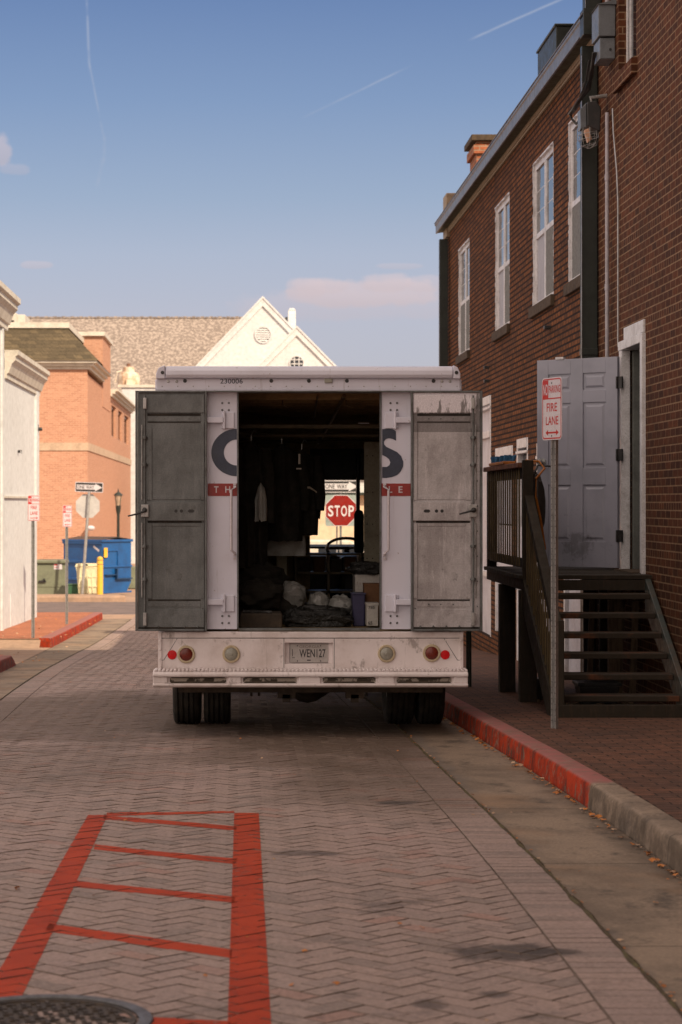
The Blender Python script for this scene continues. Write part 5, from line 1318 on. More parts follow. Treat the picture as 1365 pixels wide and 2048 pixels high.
def bulk(b):
    y = 21.6
    b.box(BX0+0.05, tx(478)+0.70, y, y+0.03, ZF, ZC+0.02); b.box(1.26, BX1-0.05, y, y+0.03, ZF, ZC+0.02)
    b.box(tx(478)+0.70, 1.26, y, y+0.03, 2.02, ZC+0.02)
tb(bulk, 'bulkhead', M['lining'])
tb(lambda b: b.box(1.10, 1.28, 19.3, 19.33, ZF, 2.02), 'side_panel', M['liningpanel'])
def pr_(b):
    for z in (0.72, 1.0, 1.30, 1.58, 1.9):
        for x in (1.125, 1.175): b.lathe([(0.0001, -0.004), (0.006, -0.004), (0.006, 0)], (x, 19.3, z), 'y', 8)
tb(pr_, 'rivet', M['black'])
def rails(b):
    b.tube([(OX0-0.1, 18.7, 2.06), (OX1+0.1, 18.7, 2.06)], 0.016, 8); b.tube([(OX0-0.3, 20.6, 2.06), (OX1+0.3, 20.6, 2.06)], 0.016, 8)
    b.tube([(0.83, 17.3, 2.33), (0.80, 19.0, 2.20), (0.76, 21.0, 2.06)], 0.016, 8)
    b.tube([(0.62, 17.3, 2.33), (0.66, 19.4, 2.22)], 0.009, 8)
    for x in (0.35, 0.86): b.tube([(x, 17.6, 2.33), (x, 17.6, 2.27), (x+0.05, 17.6, 2.25)], 0.008, 6); 
    b.box(OX0-0.2, OX1+0.2, 18.65, 18.72, 2.12, 2.15)
M['railmetal'] = pm('dull brass coloured rail', (0.12, 0.085, 0.045), (0.08, 0.06, 0.035), 0.5, 0.4, scale=9)
tb(rails, 'hanging_rail', M['railmetal'], smooth=True)
tb(lambda b: b.box(1.0, 1.09, 18.4, 18.42, 2.150, 2.157), 'ceiling_glint', M['signwhite'])  # white strip painted in as the glint on the cargo ceiling
# cab front with windscreen
WZ0, WZ1, WXa, WXb = 1.04, 1.80, 0.05, 1.62
def front(b):
    y0_, y1_ = BY1-0.001, BY1+0.06
    b.box(BX0, WXa, y0_, y1_, 0.2, ZR-0.12); b.box(WXb, BX1, y0_, y1_, 0.2, ZR-0.12)
    b.box(WXa, WXb, y0_, y1_, 0.2, WZ0-0.10); b.box(WXa, WXb, y0_, y1_, WZ0-0.03, WZ0); b.box(WXa, WXb, y0_, y1_, WZ1, ZR-0.12)
    b.box(BX0+0.2, BX1-0.2, BY1+0.06, BY1+0.5, 0.2, WZ0-0.15)
tb(front, 'front_panel', M['tw'], bev=0.01)
m, nt, b_ = newmat('windscreen glass'); b_.inputs['Base Color'].default_value = (0.9, 0.95, 0.93, 1); b_.inputs['Transmission Weight'].default_value = 1.0
b_.inputs['Roughness'].default_value = 0.0; b_.inputs['IOR'].default_value = 1.01; M['screen_glass'] = m
tb(lambda b: b.box(WXa, WXb, BY1+0.02, BY1+0.024, WZ0, WZ1), 'windscreen', M['screen_glass'])
def dash(b):
    b.box(BX0+0.1, BX1-0.1, BY1-0.45, BY1-0.002, 0.55, WZ0-0.115); b.box(BX0+0.1, 1.3, BY1-0.5, BY1-0.003, WZ0-0.035, WZ0-0.01)
    b.box(WXa, WXb, BY1-0.2, BY1-0.01, 1.73, 2.2)
    b.box(1.245, 1.285, 23.3, 23.4, 0.6, 2.0)
    b.box(0.15, 0.62, 23.3, 23.45, WZ0, 1.75)
tb(dash, 'dashboard', M['black'], bev=0.01)
def steer(b):
    c = Vector((1.13, 23.0, 1.01)); pts = []
    for k in range(29):
        a = 2*PI*k/28; pts.append(c+Vector((0.21*math.cos(a), 0.17*math.sin(a), 0.105*math.sin(a))))
    b.tube(pts, 0.016, 8, cap=False); b.tube([c+Vector((-0.2, 0, 0)), c, c+Vector((0.2, 0.02, 0.02))], 0.014, 6); b.tube([c, c+Vector((0, 0.3, -0.25))], 0.03, 8)
M['wheelbrown'] = pm('brown steering wheel', (0.16, 0.075, 0.04), (0.10, 0.05, 0.03), 0.35, scale=8)
tb(steer, 'steering_wheel', M['wheelbrown'], smooth=True)
tb(lambda b: (b.box(1.02, 1.24, 22.1, 22.5, ZF, 0.95), b.box(1.16, 1.26, 22.1, 22.2, 0.95, 1.42)), 'driver_seat', M['black'], bev=0.05)
# lettering on the rear corner panels
lt = MB(); cx, cz = tx(474), tz(905)
n = 28; out = []; inn = []
xe = OX0-0.013
for k in range(n+1):
    a = PI/2+PI*k/n; out.append((cx+0.197*math.cos(a), cz+0.183*math.sin(a))); inn.append((cx+0.092*math.cos(a)*1.08, cz+0.100*math.sin(a)))
def clipx(p): return (min(p[0], xe), p[1])
for k in range(n):
    q = [out[k], out[k+1], inn[k+1], inn[k]]; q = clip(q, -1, 0, xe)
    if len(q) >= 3: lt.poly([(x, TD-0.003, z) for x, z in q])
def L2(x, y): return (tx(600+x/3.592), tz(720+y/3.592))
S1 = [(592, 497), (640, 492), (672, 498), (690, 512), (692, 580), (668, 568), (640, 562), (618, 568), (604, 586), (606, 606), (622, 624), (660, 642), (700, 662), (728, 690), (744, 730), (742, 765), (726, 800), (700, 826), (660, 842), (620, 848), (592, 846), (592, 768), (625, 768), (644, 755), (650, 735), (640, 712), (618, 695), (592, 682)]
lt.build('logo_letter', M['navy'], tk, nofix=True); lt = MB()
lt.poly([(max(L2(x, y)[0], OX1+0.013), TD-0.003, L2(x, y)[1]) for x, y in S1])
lt.build('logo_letter', M['navy'], tk, nofix=True)
rb = MB(); rb.box(tx(416), xe, TD-0.0035, TD-0.0015, tz(992), tz(967)); rb.box(OX1+0.013, tx(821.5), TD-0.0035, TD-0.0015, tz(992), tz(967)); bnd = rb.build('red_band', M['band'], tk)
wt = MB()
for s, a, c in (('T', 428.5, 437.5), ('H', 451, 461), ('L', 778, 785), ('E', 797.5, 805.5)): add_text(wt, s, tx(a), tx(c), tz(985.5), tz(972.5), TD-0.0045, 0.02)
wt.build('band_lettering', M['signwhite'], bnd, nofix=True)
# hinges, bolts and grab handles
def mirror(px, right): return (471.5-px)+768 if right else px
for right in (False, True):
    for top in (True, False):
        z0p, z1p = (825, 857) if top else (1190, 1223)
        def hg(b):
            a, c = sorted((tx(mirror(443, right)), tx(mirror(469, right))))
            b.box(a, c, TD-0.016, TD-0.001, tz(z1p), tz(z0p))
            a, c = sorted((tx(mirror(447, right)), tx(mirror(451, right))))
            b.lathe([(0.011, 0), (0.011, tz(z0p-2)-tz(z1p+1))], ((a+c)/2, TD-0.03, tz(z1p+1)), 'z', 10)
            a, c = sorted((tx(mirror(414, right)), tx(mirror(447, right)))); zz = (z0p+z1p)/2+(-1 if top else -3)
            b.prism([(a, tz(zz+6)), (c, tz(zz+6)), (c, tz(zz-6)), (a, tz(zz-5))], 'y', TD-0.045, TD-0.018)
        tb(hg, 'hinge', M['tw'], bev=0.004)
        def bl(b):
            for dx in (445, 458):
                for dz in ((806, 820) if top else (1232, 1246)): b.lathe([(0.0001, -0.008), (0.007, -0.007), (0.009, 0)], (tx(mirror(dx, right)), TD, tz(dz)), 'y', 8)
        tb(bl, 'bolt', M['edge'])
    def gh(b):
        x = tx(mirror(463, right)); xi = tx(mirror(470, right))
        b.tube([(xi, TD-0.003, tz(973)), (xi, TD-0.05, tz(974)), (x, TD-0.065, tz(980)), (x, TD-0.065, tz(1040)), (x, TD-0.065, tz(1100)), (xi, TD-0.05, tz(1106)), (xi, TD-0.003, tz(1108))], 0.010, 8)
        for z in (968, 973, 1110, 1117): b.box(xi-0.012, xi+0.012, TD-0.012, TD-0.001, tz(z)-0.008, tz(z)+0.008)
    tb(gh, 'grab_handle', M['signwhite'], smooth=True)
# the two rear door leaves, folded flat against the rear
def leaf_(right):
    mat = M['doorR'] if right else M['doorL']
    def X(px): return tx(px if not right else 1235.5-px)          # mirrored about the truck's axis
    Y = TD-0.06
    e = bpy.data.objects.new('rear_door', None); scene.collection.objects.link(e); e.parent = tk
    e.location = Vector(((X(272)+X(414))/2, Y, tz(1020)))-wloc(tk)
    if right: e['label'] = 'streaked pale aluminium door leaf, right of the opening'
    else: e['label'] = 'aluminium door leaf with dim reflection painted dark, left of the opening'
    def bx(b, a, c, z0, z1, y0, y1): b.box(X(a), X(c), y0, y1, tz(z1), tz(z0))
    b = MB(); bx(b, 277, 410, 786, 1257, Y, Y+0.025)
    # ribs and raised pressings
    bx(b, 294, 409, 790, 826, Y-0.012, Y-0.001)
    bx(b, 296, 402, 834, 843, Y-0.005, Y-0.001)
    bx(b, 295, 410, 1004, 1041, Y-0.022, Y-0.001)
    bx(b, 294, 409, 1218, 1255, Y-0.012, Y-0.001)
    bx(b, 296, 402, 1203, 1213, Y-0.004, Y-0.001)
    bx(b, 295, 305, 856, 1000, Y-0.010, Y-0.001); bx(b, 402, 409, 846, 1000, Y-0.010, Y-0.001)
    bx(b, 295, 305, 1046, 1196, Y-0.010, Y-0.001); bx(b, 402, 409, 1046, 1196, Y-0.010, Y-0.001)
    bx(b, 306, 401, 992, 999, Y-0.006, Y-0.001); bx(b, 306, 401, 1047, 1052, Y-0.006, Y-0.001)
    skin = b.build('skin', mat, e, bev=0.004)
    b = MB(); bx(b, 272, 276.5, 783, 1261, Y-0.02, Y+0.03); bx(b, 410.5, 414.5, 783, 1261, Y-0.02, Y+0.03)
    bx(b, 277, 410, 783, 786, Y-0.02, Y+0.03); bx(b, 277, 410, 1257, 1261, Y-0.02, Y+0.03); b.build('edge_frame', M['edge'], e, bev=0.003)
    for q in ((296, 402, 827.5, 832.5, Y-0.0035, Y-0.002), (296, 402, 844, 846, Y-0.0035, Y-0.002), (297, 404, 1042, 1045.5, Y-0.0035, Y-0.002), (297, 402, 1198, 1201, Y-0.0035, Y-0.002), (278, 409, 1253, 1256.5, Y-0.016, Y-0.0125)):
        b = MB(); bx(b, *q); b.build('rubber_gap', M['rubber'], e)
    b = MB()
    for px in (353, 364): b.lathe([(0.0001, -0.0235), (0.013, -0.0235), (0.013, -0.02)], (X(px), Y, tz(1022)), 'y', 14)
    a, c = sorted((X(379), X(387))); b.prism([(a, tz(1022)-0.012), (c, tz(1022)-0.012), (c+0.012, tz(1022)), (c, tz(1022)+0.012), (a, tz(1022)+0.012), (a-0.012, tz(1022))], 'y', Y-0.0238, Y-0.02)
    b.build('lock_hole', M['black'], e)
    b = MB()                                                # long latch rod and its guides
    b.tube([(X(291), Y-0.035, tz(792)), (X(291), Y-0.035, tz(1008))], 0.008, 8); b.tube([(X(291), Y-0.035, tz(1036)), (X(291), Y-0.035, tz(1252))], 0.008, 8)
    for z in (876, 930, 1092, 1158): b.lathe([(0.018, -0.012), (0.020, 0), (0.018, 0.012)], (X(291), Y-0.035, tz(z)), 'z', 10); bx(b, 285, 297, z-2, z+2, Y-0.02, Y)
    b.build('latch_rod', M['edge'], e, smooth=True)
    b = MB()
    for z0, z1 in ((797, 819), (1224, 1250)): bx(b, 288, 295, z0, z1, Y-0.055, Y-0.014)
    bx(b, 284, 286.5, 850, 1000, Y-0.015, Y); bx(b, 284, 286.5, 1045, 1195, Y-0.015, Y)
    bx(b, 284, 299, 1009, 1034, Y-0.05, Y-0.022); b.build('latch_box', M['galv'], e, bev=0.004)
    b = MB(); hx = X(291)
    if right: b.tube([(hx, Y-0.055, tz(1020)), (hx, Y-0.075, tz(1020)), (X(305), Y-0.08, tz(1024)), (X(320), Y-0.08, tz(1028))], 0.011, 8, r2=0.006)
    else: b.tube([(hx, Y-0.055, tz(1022)), (hx, Y-0.075, tz(1022)), (X(275), Y-0.08, tz(1028)), (X(258), Y-0.08, tz(1032))], 0.011, 8, r2=0.006)
    b.lathe([(0.0001, -0.075), (0.02, -0.07), (0.02, -0.05)], (hx, Y, tz(1020)), 'y', 12)
    b.build('handle', M['black'], e, smooth=True)
    b = MB()
    for k in range(4): b.dome((X(318+k*26), Y-0.014, tz(1252)), 0.009, 8, 0, 1, 0.6, 1, 4)
    for k in range(9): b.dome((X(406), Y-0.002, tz(800+k*52)), 0.006, 6, 0, 1, 0.6, 1, 4); b.dome((X(282), Y-0.002, tz(812+k*50)), 0.006, 6, 0, 1, 0.6, 1, 4)
    for px in (330, 355, 379): b.dome((X(px), Y-0.006, tz(838)), 0.006, 6, 0, 1, 0.6, 1, 4); b.dome((X(px), Y-0.005, tz(1208)), 0.006, 6, 0, 1, 0.6, 1, 4)
    b.build('bolt', M['edge'] , e, smooth=True)
leaf_(False); leaf_(True)
# lower rear panel
PX0, PX1 = tx(318), tx(925)
RZ0, RZ1, RX0, RX1 = tz(1327), tz(1285), tx(570), tx(666)
def low(b):
    z0, z1 = tz(1340), tz(1263)
    b.box(PX0, RX0, TD-0.03, TD+0.05, z0, z1); b.box(RX1, PX1, TD-0.03, TD+0.05, z0, z1)
    b.box(RX0, RX1, TD-0.03, TD+0.05, z0, RZ0); b.box(RX0, RX1, TD-0.03, TD+0.05, RZ1, z1)
    b.box(PX0+0.025, PX1-0.025, TD-0.034, TD-0.0305, tz(1275), tz(1264.5))
    b.box(tx(317), tx(324), TD-0.045, TD-0.031, z0, z1); b.box(tx(919), tx(926), TD-0.045, TD-0.031, z0, z1)
    b.box(RX0, RX1, TD+0.03, TD+0.049, RZ0, RZ1)
    b.box(RX0+0.0, RX0+0.035, TD+0.012, TD+0.03, RZ0, RZ1); b.box(RX1-0.035, RX1, TD+0.012, TD+0.03, RZ0, RZ1)
    b.box(PX0, PX0+0.03, TD+0.05, BY1, 0.10, 0.299); b.box(PX1-0.03, PX1, TD+0.05, BY1, 0.10, 0.299)
lp = tb(low, 'rear_panel', M['twg'], bev=0.004)
def seams(b):
    b.box(PX0+0.02, PX1-0.02, TD-0.0308, TD-0.0301, tz(1276.5), tz(1275.2))
    for x in (567.5, 668): b.box(tx(x), tx(x+1.2), TD-0.0308, TD-0.0301, tz(1338), tz(1276))
    for s in (1, -1):
        X = (lambda p: tx(p)) if s == 1 else (lambda p: tx(1243-p))
        q = [(355, 1276), (356, 1276), (329, 1320), (320, 1320.8), (320, 1319.6), (328, 1319)]
        b.prism([(X(a), tz(c)) for a, c in q], 'y', TD-0.0308, TD-0.0301)
tb(seams, 'seam', M['edge'], lp)
def lrv(b):
    for k in range(24):
        x = 326+k*25.7
        if 562 < x < 672: continue
        for z in (1280.5, 1334): b.dome((tx(x), TD-0.031, tz(z)), 0.006, 6, 0, 1, 0.6, 1, 4)
    for x in (321, 921):
        for z in (1281, 1298, 1316, 1333): b.dome((tx(x), TD-0.046, tz(z)), 0.010, 8, 0, 1, 0.6, 1, 4)
tb(lrv, 'rivet', M['twg'], lp, smooth=True)
for px, py, r, kind in ((373, 1308, 12.5, 'r'), (463, 1307.5, 12.5, 'w'), (773, 1306.5, 12.5, 'w'), (863, 1305.5, 12.5, 'r')):
    R = r/TS
    g_ = MB(); g_.lathe([(R*1.42, -0.03), (R*1.42, -0.042), (R*1.3, -0.048), (R*1.05, -0.048), (R*1.03, -0.03)], (tx(px), TD, tz(py)), 'y', 32)
    for a in range(3): q = PI/2+a*2*PI/3; g_.dome((tx(px)+R*1.23*math.cos(q), TD-0.049, tz(py)-R*1.23*math.sin(q)), 0.004, 6)
    lmp = g_.build('tail_lamp' if kind == 'r' else 'reversing_lamp', M['lampring'], tk, smooth=True)
    g_ = MB(); g_.lathe([(0.0001, -0.060), (0.006, -0.062), (0.010, -0.058), (R*0.5, -0.057), (R*0.85, -0.052), (R*1.03, -0.044), (R*1.03, -0.031)], (tx(px), TD, tz(py)), 'y', 32)
    g_.build('lens', M['redlens'] if kind == 'r' else M['clearlens'], lmp, smooth=True)
for px in (345, 890):
    g_ = MB(); R = 9.3/TS; g_.lathe([(0.0001, -0.041), (R*0.9, -0.040), (R, -0.036), (R, -0.031)], (tx(px), TD, tz(1309)), 'y', 28); g_.build('reflector', M['redrefl'], tk, smooth=True)
# number plate
M['plate'] = pm('licence plate', (0.42, 0.39, 0.37), (0.36, 0.33, 0.31), 0.4, scale=20)
lpz0, lpz1, lpx0, lpx1 = tz(1325), tz(1288), tx(581), tx(657)
g_ = MB(); g_.box(lpx0, lpx1, TD+0.008, TD+0.011, lpz0, lpz1); pl = g_.build('licence_plate', M['plate'], tk, bev=0.002)
g_ = MB(); W_, H_ = lpx1-lpx0, lpz1-lpz0
def pt(t, a, c, z0, z1, bold=0.0): add_text(g_, t, lpx0+a*W_, lpx0+c*W_, lpz0+z0*H_, lpz0+z1*H_, TD+0.0074, bold)
pt('WEN127', 0.24, 0.93, 0.27, 0.72, 0.012)
g_.build('plate_number', M['black'], pl, nofix=True)
g_ = MB(); pt('GEORGIA', 0.24, 0.77, 0.78, 0.93, 0.0); g_.build('plate_state', pm('faded brown ink', (0.17, 0.13, 0.11), None, 0.5), pl, nofix=True)
g_ = MB(); g_.box(lpx0+0.05*W_, lpx0+0.065*W_, TD+0.0072, TD+0.0079, lpz0+0.33*H_, lpz0+0.72*H_); g_.box(lpx0+0.05*W_, lpx0+0.12*W_, TD+0.0072, TD+0.0079, lpz0+0.24*H_, lpz0+0.27*H_)
g_.box(lpx0+0.44*W_, lpx0+0.54*W_, TD+0.0072, TD+0.0079, lpz0+0.09*H_, lpz0+0.15*H_)
for a in (0.19, 0.8):
    for z in (0.9 if a < 0.5 else 0.9, 0.08): g_.lathe([(0.0001, -0.002), (0.005, -0.002), (0.005, 0)], (lpx0+a*W_, TD+0.009, lpz0+z*H_), 'y', 8)
g_.build('plate_marks', M['black'], pl)
# step bumper
def bump_(b):
    za, zb = tz(1374), tz(1344)
    pr = [(TD-0.24, zb-0.015), (TD-0.225, zb), (TD-0.05, zb+0.006), (TD-0.05, za), (TD-0.225, za), (TD-0.24, za+0.012), (TD-0.24, za+0.025), (TD-0.215, za+0.03), (TD-0.215, zb-0.035), (TD-0.24, zb-0.03)]
    b.prism(pr, 'x', tx(309), tx(933))
    for a, c in ((tx(306), tx(309)), (tx(933), tx(937))): b.prism([(TD-0.22, zb-0.01), (TD-0.06, zb), (TD-0.06, za), (TD-0.22, za+0.01)], 'x', a, c)
BD = (TD-0.23)/TD
def bxs(px): return (px-VX)*(TD-0.23)/F
def bzs(py): return EYE+(VY-py)*(TD-0.23)/F
def bump2(b):
    za, zb = bzs(1375), bzs(1344)
    pr = [(TD-0.24, zb-0.018), (TD-0.225, zb), (TD-0.031, zb+0.010), (TD-0.031, za), (TD-0.225, za), (TD-0.24, za+0.014), (TD-0.24, za+0.028), (TD-0.208, za+0.034), (TD-0.208, zb-0.042), (TD-0.24, zb-0.036)]
    b.prism(pr, 'x', bxs(306), bxs(937))
    for a, c in ((306, 336), (457, 483), (598, 642), (756, 790), (908, 937)): b.box(bxs(a)+0.001, bxs(c)-0.001, TD-0.226, TD-0.207, za+0.03, zb-0.038)
bm_ = tb(bump2, 'step_bumper', M['twg'], bev=0.008)
def tread(b):
    z = bzs(1344)
    x = bxs(309)
    while x < bxs(934):
        b.box(x, x+0.020, TD-0.222, TD-0.235+0.19, z+0.001, z+0.018); x += 0.030
tb(tread, 'tread_strip', M['twg'], bm_, bev=0.004)
def pockets(b):
    za, zb = bzs(1368), bzs(1353)
    for a, c in ((337, 456), (484, 597), (643, 755), (791, 907)):
        b.prism([(bxs(a)+0.002, za), (bxs(a)+0.03, za+0.018), (bxs(c)-0.03, za+0.018), (bxs(c)-0.002, za)], 'y', TD-0.222, TD-0.209)
        b.prism([(bxs(a)+0.002, zb), (bxs(c)-0.002, zb), (bxs(c)-0.03, zb-0.012), (bxs(a)+0.03, zb-0.012)], 'y', TD-0.222, TD-0.209)
tb(pockets, 'step_cutout', M['chassis'], bm_)
M['pocketpaint'] = pm('chipped white and rust', (0.36, 0.31, 0.26), (0.06, 0.048, 0.036), 0.8, scale=9, lo=0.46, hi=0.54, bmp=0.4)
def pk(b):
    for a, c in ((340, 453), (487, 594), (646, 752), (794, 904)): b.box(bxs(a), bxs(c), TD-0.2085, TD-0.2075, bzs(1367), bzs(1354))
tb(pk, 'step_insert', M['pocketpaint'], bm_)
# wheels, axle, springs, frame
YA = 18.25; ZG = gz(YA); TR = 0.40
def tyre(cx_, w):
    b = MB(); r = TR; h = w/2
    pr = [(r*0.52, -h*0.75), (r*0.80, -h*0.98), (r*0.90, -h), (r*0.955, -h*0.93), (r*0.985, -h*0.84)]
    for gx in (-0.56, -0.2, 0.2, 0.56):
        pr += [(r, h*(gx-0.10)), (r-0.014, h*(gx-0.08)), (r-0.014, h*(gx+0.04)), (r, h*(gx+0.06))]
    pr += [(r*0.985, h*0.84), (r*0.955, h*0.93), (r*0.90, h), (r*0.80, h*0.98), (r*0.52, h*0.75)]
    b.lathe(pr, (cx_, YA, ZG+r-0.006), 'x', 56); return b
def wheelx(px): return (px-VX)*(YA-0.02)/F
for a, c in ((348, 403), (409, 462), (769, 825), (832, 884)):
    xa, xb = wheelx(a), wheelx(c); cx_ = (xa+xb)/2
    wh = bpy.data.objects.new('wheel', None); scene.collection.objects.link(wh); wh.parent = tk; wh.location = Vector((cx_, YA, ZG+TR))-wloc(tk)
    tyre(cx_, xb-xa).build('tyre', M['rubber'], wh, smooth=True)
    b = MB(); b.lathe([(0.0001, -0.05), (0.16, -0.05), (0.21, -0.09), (0.21, 0.09), (0.16, 0.05), (0.0001, 0.05)], (cx_, YA, ZG+TR), 'x', 24); b.build('rim', M['twg'], wh, smooth=True)
for cx_ in (BX0+0.22, BX1-0.22):
    wh = bpy.data.objects.new('wheel', None); scene.collection.objects.link(wh); wh.parent = tk; wh.location = Vector((cx_, 22.6, gz(22.6)+TR))-wloc(tk)
    b = MB(); h = 0.11; b.lathe([(0.2, -h*0.7), (0.36, -h), (0.39, -h*0.8), (0.40, 0), (0.39, h*0.8), (0.36, h), (0.2, h*0.7)], (cx_, 22.6, gz(22.6)+TR), 'x', 40); b.build('tyre', M['rubber'], wh, smooth=True)
def ax(b):
    xm = (615.5-VX)*YA/F
    b.tube([(BX0+0.3, YA, ZG+TR), (BX1-0.3, YA, ZG+TR)], 0.065, 12)
    b.lathe([(0.07, -0.26), (0.13, -0.18), (0.20, -0.07), (0.215, 0.0), (0.20, 0.07), (0.13, 0.18), (0.07, 0.26)], (xm, YA, ZG+TR-0.02), 'x', 20)
    b.dome((xm, YA-0.14, ZG+TR), 0.17, 16, 0, 1.15, 0.7, 1.0, 8)
tb(ax, 'rear_axle', M['chassis'], smooth=True)
def fr(b):
    for s in (0.16, 0.92):
        b.box(s, s+0.07, TD+0.1, BY1, 0.08, 0.24)
    for s in (0.10, 0.99):
        for k in range(5): b.box(s, s+0.07, YA-0.6+0.08*k, YA+0.6-0.08*k, ZG+TR+0.08-0.025*k, ZG+TR+0.10-0.025*k)
        b.box(s-0.01, s+0.08, YA-0.10, YA+0.10, ZG+TR-0.11, ZG+TR+0.12)
        for dx in (-0.008, 0.055): b.tube([(s+dx+0.012, YA-0.07, ZG+TR+0.1), (s+dx+0.012, YA-0.07, ZG+TR-0.17)], 0.010, 6)
        b.tube([(s+0.035, TD+0.2, 0.10), (s+0.035, YA-0.12, ZG+TR-0.05)], 0.022, 8)
    b.box(BX0+0.15, BX1-0.15, TD+0.02, TD+0.10, 0.02, 0.16); b.box(BX0+0.05, BX1-0.05, TD+0.1, BY1, 0.25, 0.42)
    for x in (0.30, 0.83): b.box(x, x+0.14, TD+0.06, TD+0.16, -0.03, 0.06); b.box(x+0.04, x+0.1, TD+0.06, TD+0.14, -0.06, 0.0)
    b.tube([(-0.02, TD+0.1, 0.04), (0.1, YA-0.1, 0.0), (0.35, YA-0.05, ZG+TR)], 0.014, 6)
tb(fr, 'frame_rails', M['chassis'])
tb(lambda b: b.tube([(1.24, TD+0.3, 0.02), (1.24, YA+2, 0.02)], 0.03, 10), 'exhaust_pipe', M['chassis'], smooth=True)
def gs(b):
    b.box(BX0+0.035, BX0+0.05, YA-0.6, YA+0.6, 0.08, 0.3); b.box(BX1-0.05, BX1-0.035, YA-0.6, YA+0.6, 0.08, 0.3)
tb(gs, 'wheel_arch', M['chassis'])
# ------------------------------------------------------------ what the truck carries
M['cloth_black'] = pm('black work cloth', (0.020, 0.018, 0.015), (0.036, 0.031, 0.025), 0.9, scale=8)
M['cloth_grey'] = pm('grey laundry', (0.48, 0.48, 0.45), (0.36, 0.36, 0.34), 0.85, scale=7)
M['tape'] = pm('reflective tape', (0.50, 0.42, 0.33), (0.40, 0.34, 0.27), 0.3, scale=20)
m, nt, b_ = newmat('milky plastic film'); o_ = texco(nt); b_.inputs['Base Color'].default_value = (0.26, 0.255, 0.235, 1); b_.inputs['Roughness'].default_value = 0.22
b_.inputs['Coat Weight'].default_value = 0.6; bump(nt, b_, noise(nt, o_, 9, 6, 0.65, None, 1.4), 1.0, 0.05); M['plastic'] = m
m, nt, b_ = newmat('black shiny film'); o_ = texco(nt); b_.inputs['Base Color'].default_value = (0.018, 0.018, 0.017, 1); b_.inputs['Roughness'].default_value = 0.16
bump(nt, b_, noise(nt, o_, 8, 6, 0.6, None, 1.6), 1.0, 0.05); M['blackfilm'] = m
def cloth(b, x0, x1, y0, z0, z1, folds=7, amp=0.02, taper=0.8, th=0.10, seed=0, ragged=0.02, nx=26, nz=18):
    """hanging garment body: narrow at the shoulders, vertical folds, front and back"""
    cx = (x0+x1)/2; hw = (x1-x0)/2; v = []
    for s in (0, 1):
        for j in range(nz+1):
            t = j/nz; w = hw*(taper+(1-taper)*min(1, t*2.2)) if t > 0.06 else hw*taper*(0.35+t*10)
            for i in range(nx+1):
                u = -1+2*i/nx
                f = amp*math.sin(u*folds+3*mnoise.noise((u*1.5, t*2, seed)))*(0.3+t)+amp*1.4*mnoise.noise((u*2.5, t*3, seed+5))
                bul = th*0.5*math.sqrt(max(0, 1-u*u))
                zz = z1+(z0-z1)*t+(ragged*mnoise.noise((u*3, seed, 2)) if j == nz else 0)-(0.05*hw/0.2*abs(u)**1.5 if t < 0.3 else 0)*(1-t/0.3)
                v.append((cx+u*w+0.02*mnoise.noise((t*2, seed, 8)), y0+(-bul if s == 0 else bul)+f, zz))
    n = (nx+1)*(nz+1); fs = []
    for s in (0, 1):
        for j in range(nz):
            for i in range(nx):
                a = s*n+j*(nx+1)+i; fs.append((a, a+1, a+nx+2, a+nx+1))
    for j in range(nz):
        for i in (0, nx):
            a = j*(nx+1)+i; fs.append((a, a+nx+1, a+n+nx+1, a+n))
    for i in range(nx): a = nz*(nx+1)+i; fs.append((a, a+1, a+n+1, a+n))
    b.raw(v, fs)
def zb(py, d): return EYE+(VY-py)*d/F
def xb(px, d): return (px-VX)*d/F
def jacket(px0, px1, py0, py1, d, lab, mat='cloth_black', seed=0, sleeve=True, th=0.14, grp='work clothes hanging inside the truck'):
    t = thing('hanging_jacket', lab, 'jacket', (xb((px0+px1)/2, d), d, zb(py0, d)), group=grp)
    b = MB(); cloth(b, xb(px0, d), xb(px1, d), d, zb(py1, d), zb(py0, d), seed=seed, th=th, taper=0.92, amp=0.03); b.build('body', M[mat], t, smooth=True)
    if sleeve:
        for s in (-1, 1):
            x = xb(px0, d)+0.03 if s < 0 else xb(px1, d)-0.03
            b = MB(); zt = zb(py0, d)-0.07; zl = zb(py1, d)
            b.tube([(x, d, zt), (x+s*0.03, d-0.02, zt-0.15), (x+s*0.045, d-0.04, zt-0.33), (x+s*0.04, d-0.05, (zt+zl)/2-0.12)], 0.062, 10, r2=0.045); b.build('sleeve', M[mat], t, smooth=True)
    b = MB(); xm = (xb(px0, d)+xb(px1, d))/2; zt = zb(py0, d)
    b.tube([(xm, d, zt-0.03), (xm, d, zt+0.05), (xm+0.02, d, zt+0.09), (xm+0.045, d, zt+0.07)], 0.004, 6); b.build('hanger', M['galv'], t, smooth=True)
    return t
jacket(470, 536, 882, 1135, 18.3, 'dark jacket hanging at the left edge of the truck opening', seed=1)
j2 = jacket(522, 606, 888, 1082, 18.8, 'large black jacket with a reflective shoulder tab in the middle of the cargo space', seed=2, th=0.34)
j3 = jacket(572, 636, 900, 1070, 19.0, 'black jacket with a reflective sleeve stripe beside the stop sign view', seed=3, th=0.28)
d = 18.48; b = MB(); b.box(xb(597, d), xb(601, d), d-0.02, d-0.015, zb(928, d), zb(908, d)); b.box(xb(593, d), xb(603, d), d-0.02, d-0.015, zb(939, d), zb(936, d)); b.build('reflective_tab', M['tape'], j2)
d = 18.74; b = MB(); p0, p1 = (605, 978), (635, 986)
b.raw([(xb(605, d), d, zb(977, d)), (xb(620, d), d-0.03, zb(977, d)), (xb(634, d), d, zb(986, d)), (xb(634, d), d, zb(983, d)), (xb(620, d), d-0.03, zb(973, d)), (xb(606, d), d, zb(974, d))], [(0, 1, 4, 5), (1, 2, 3, 4)])
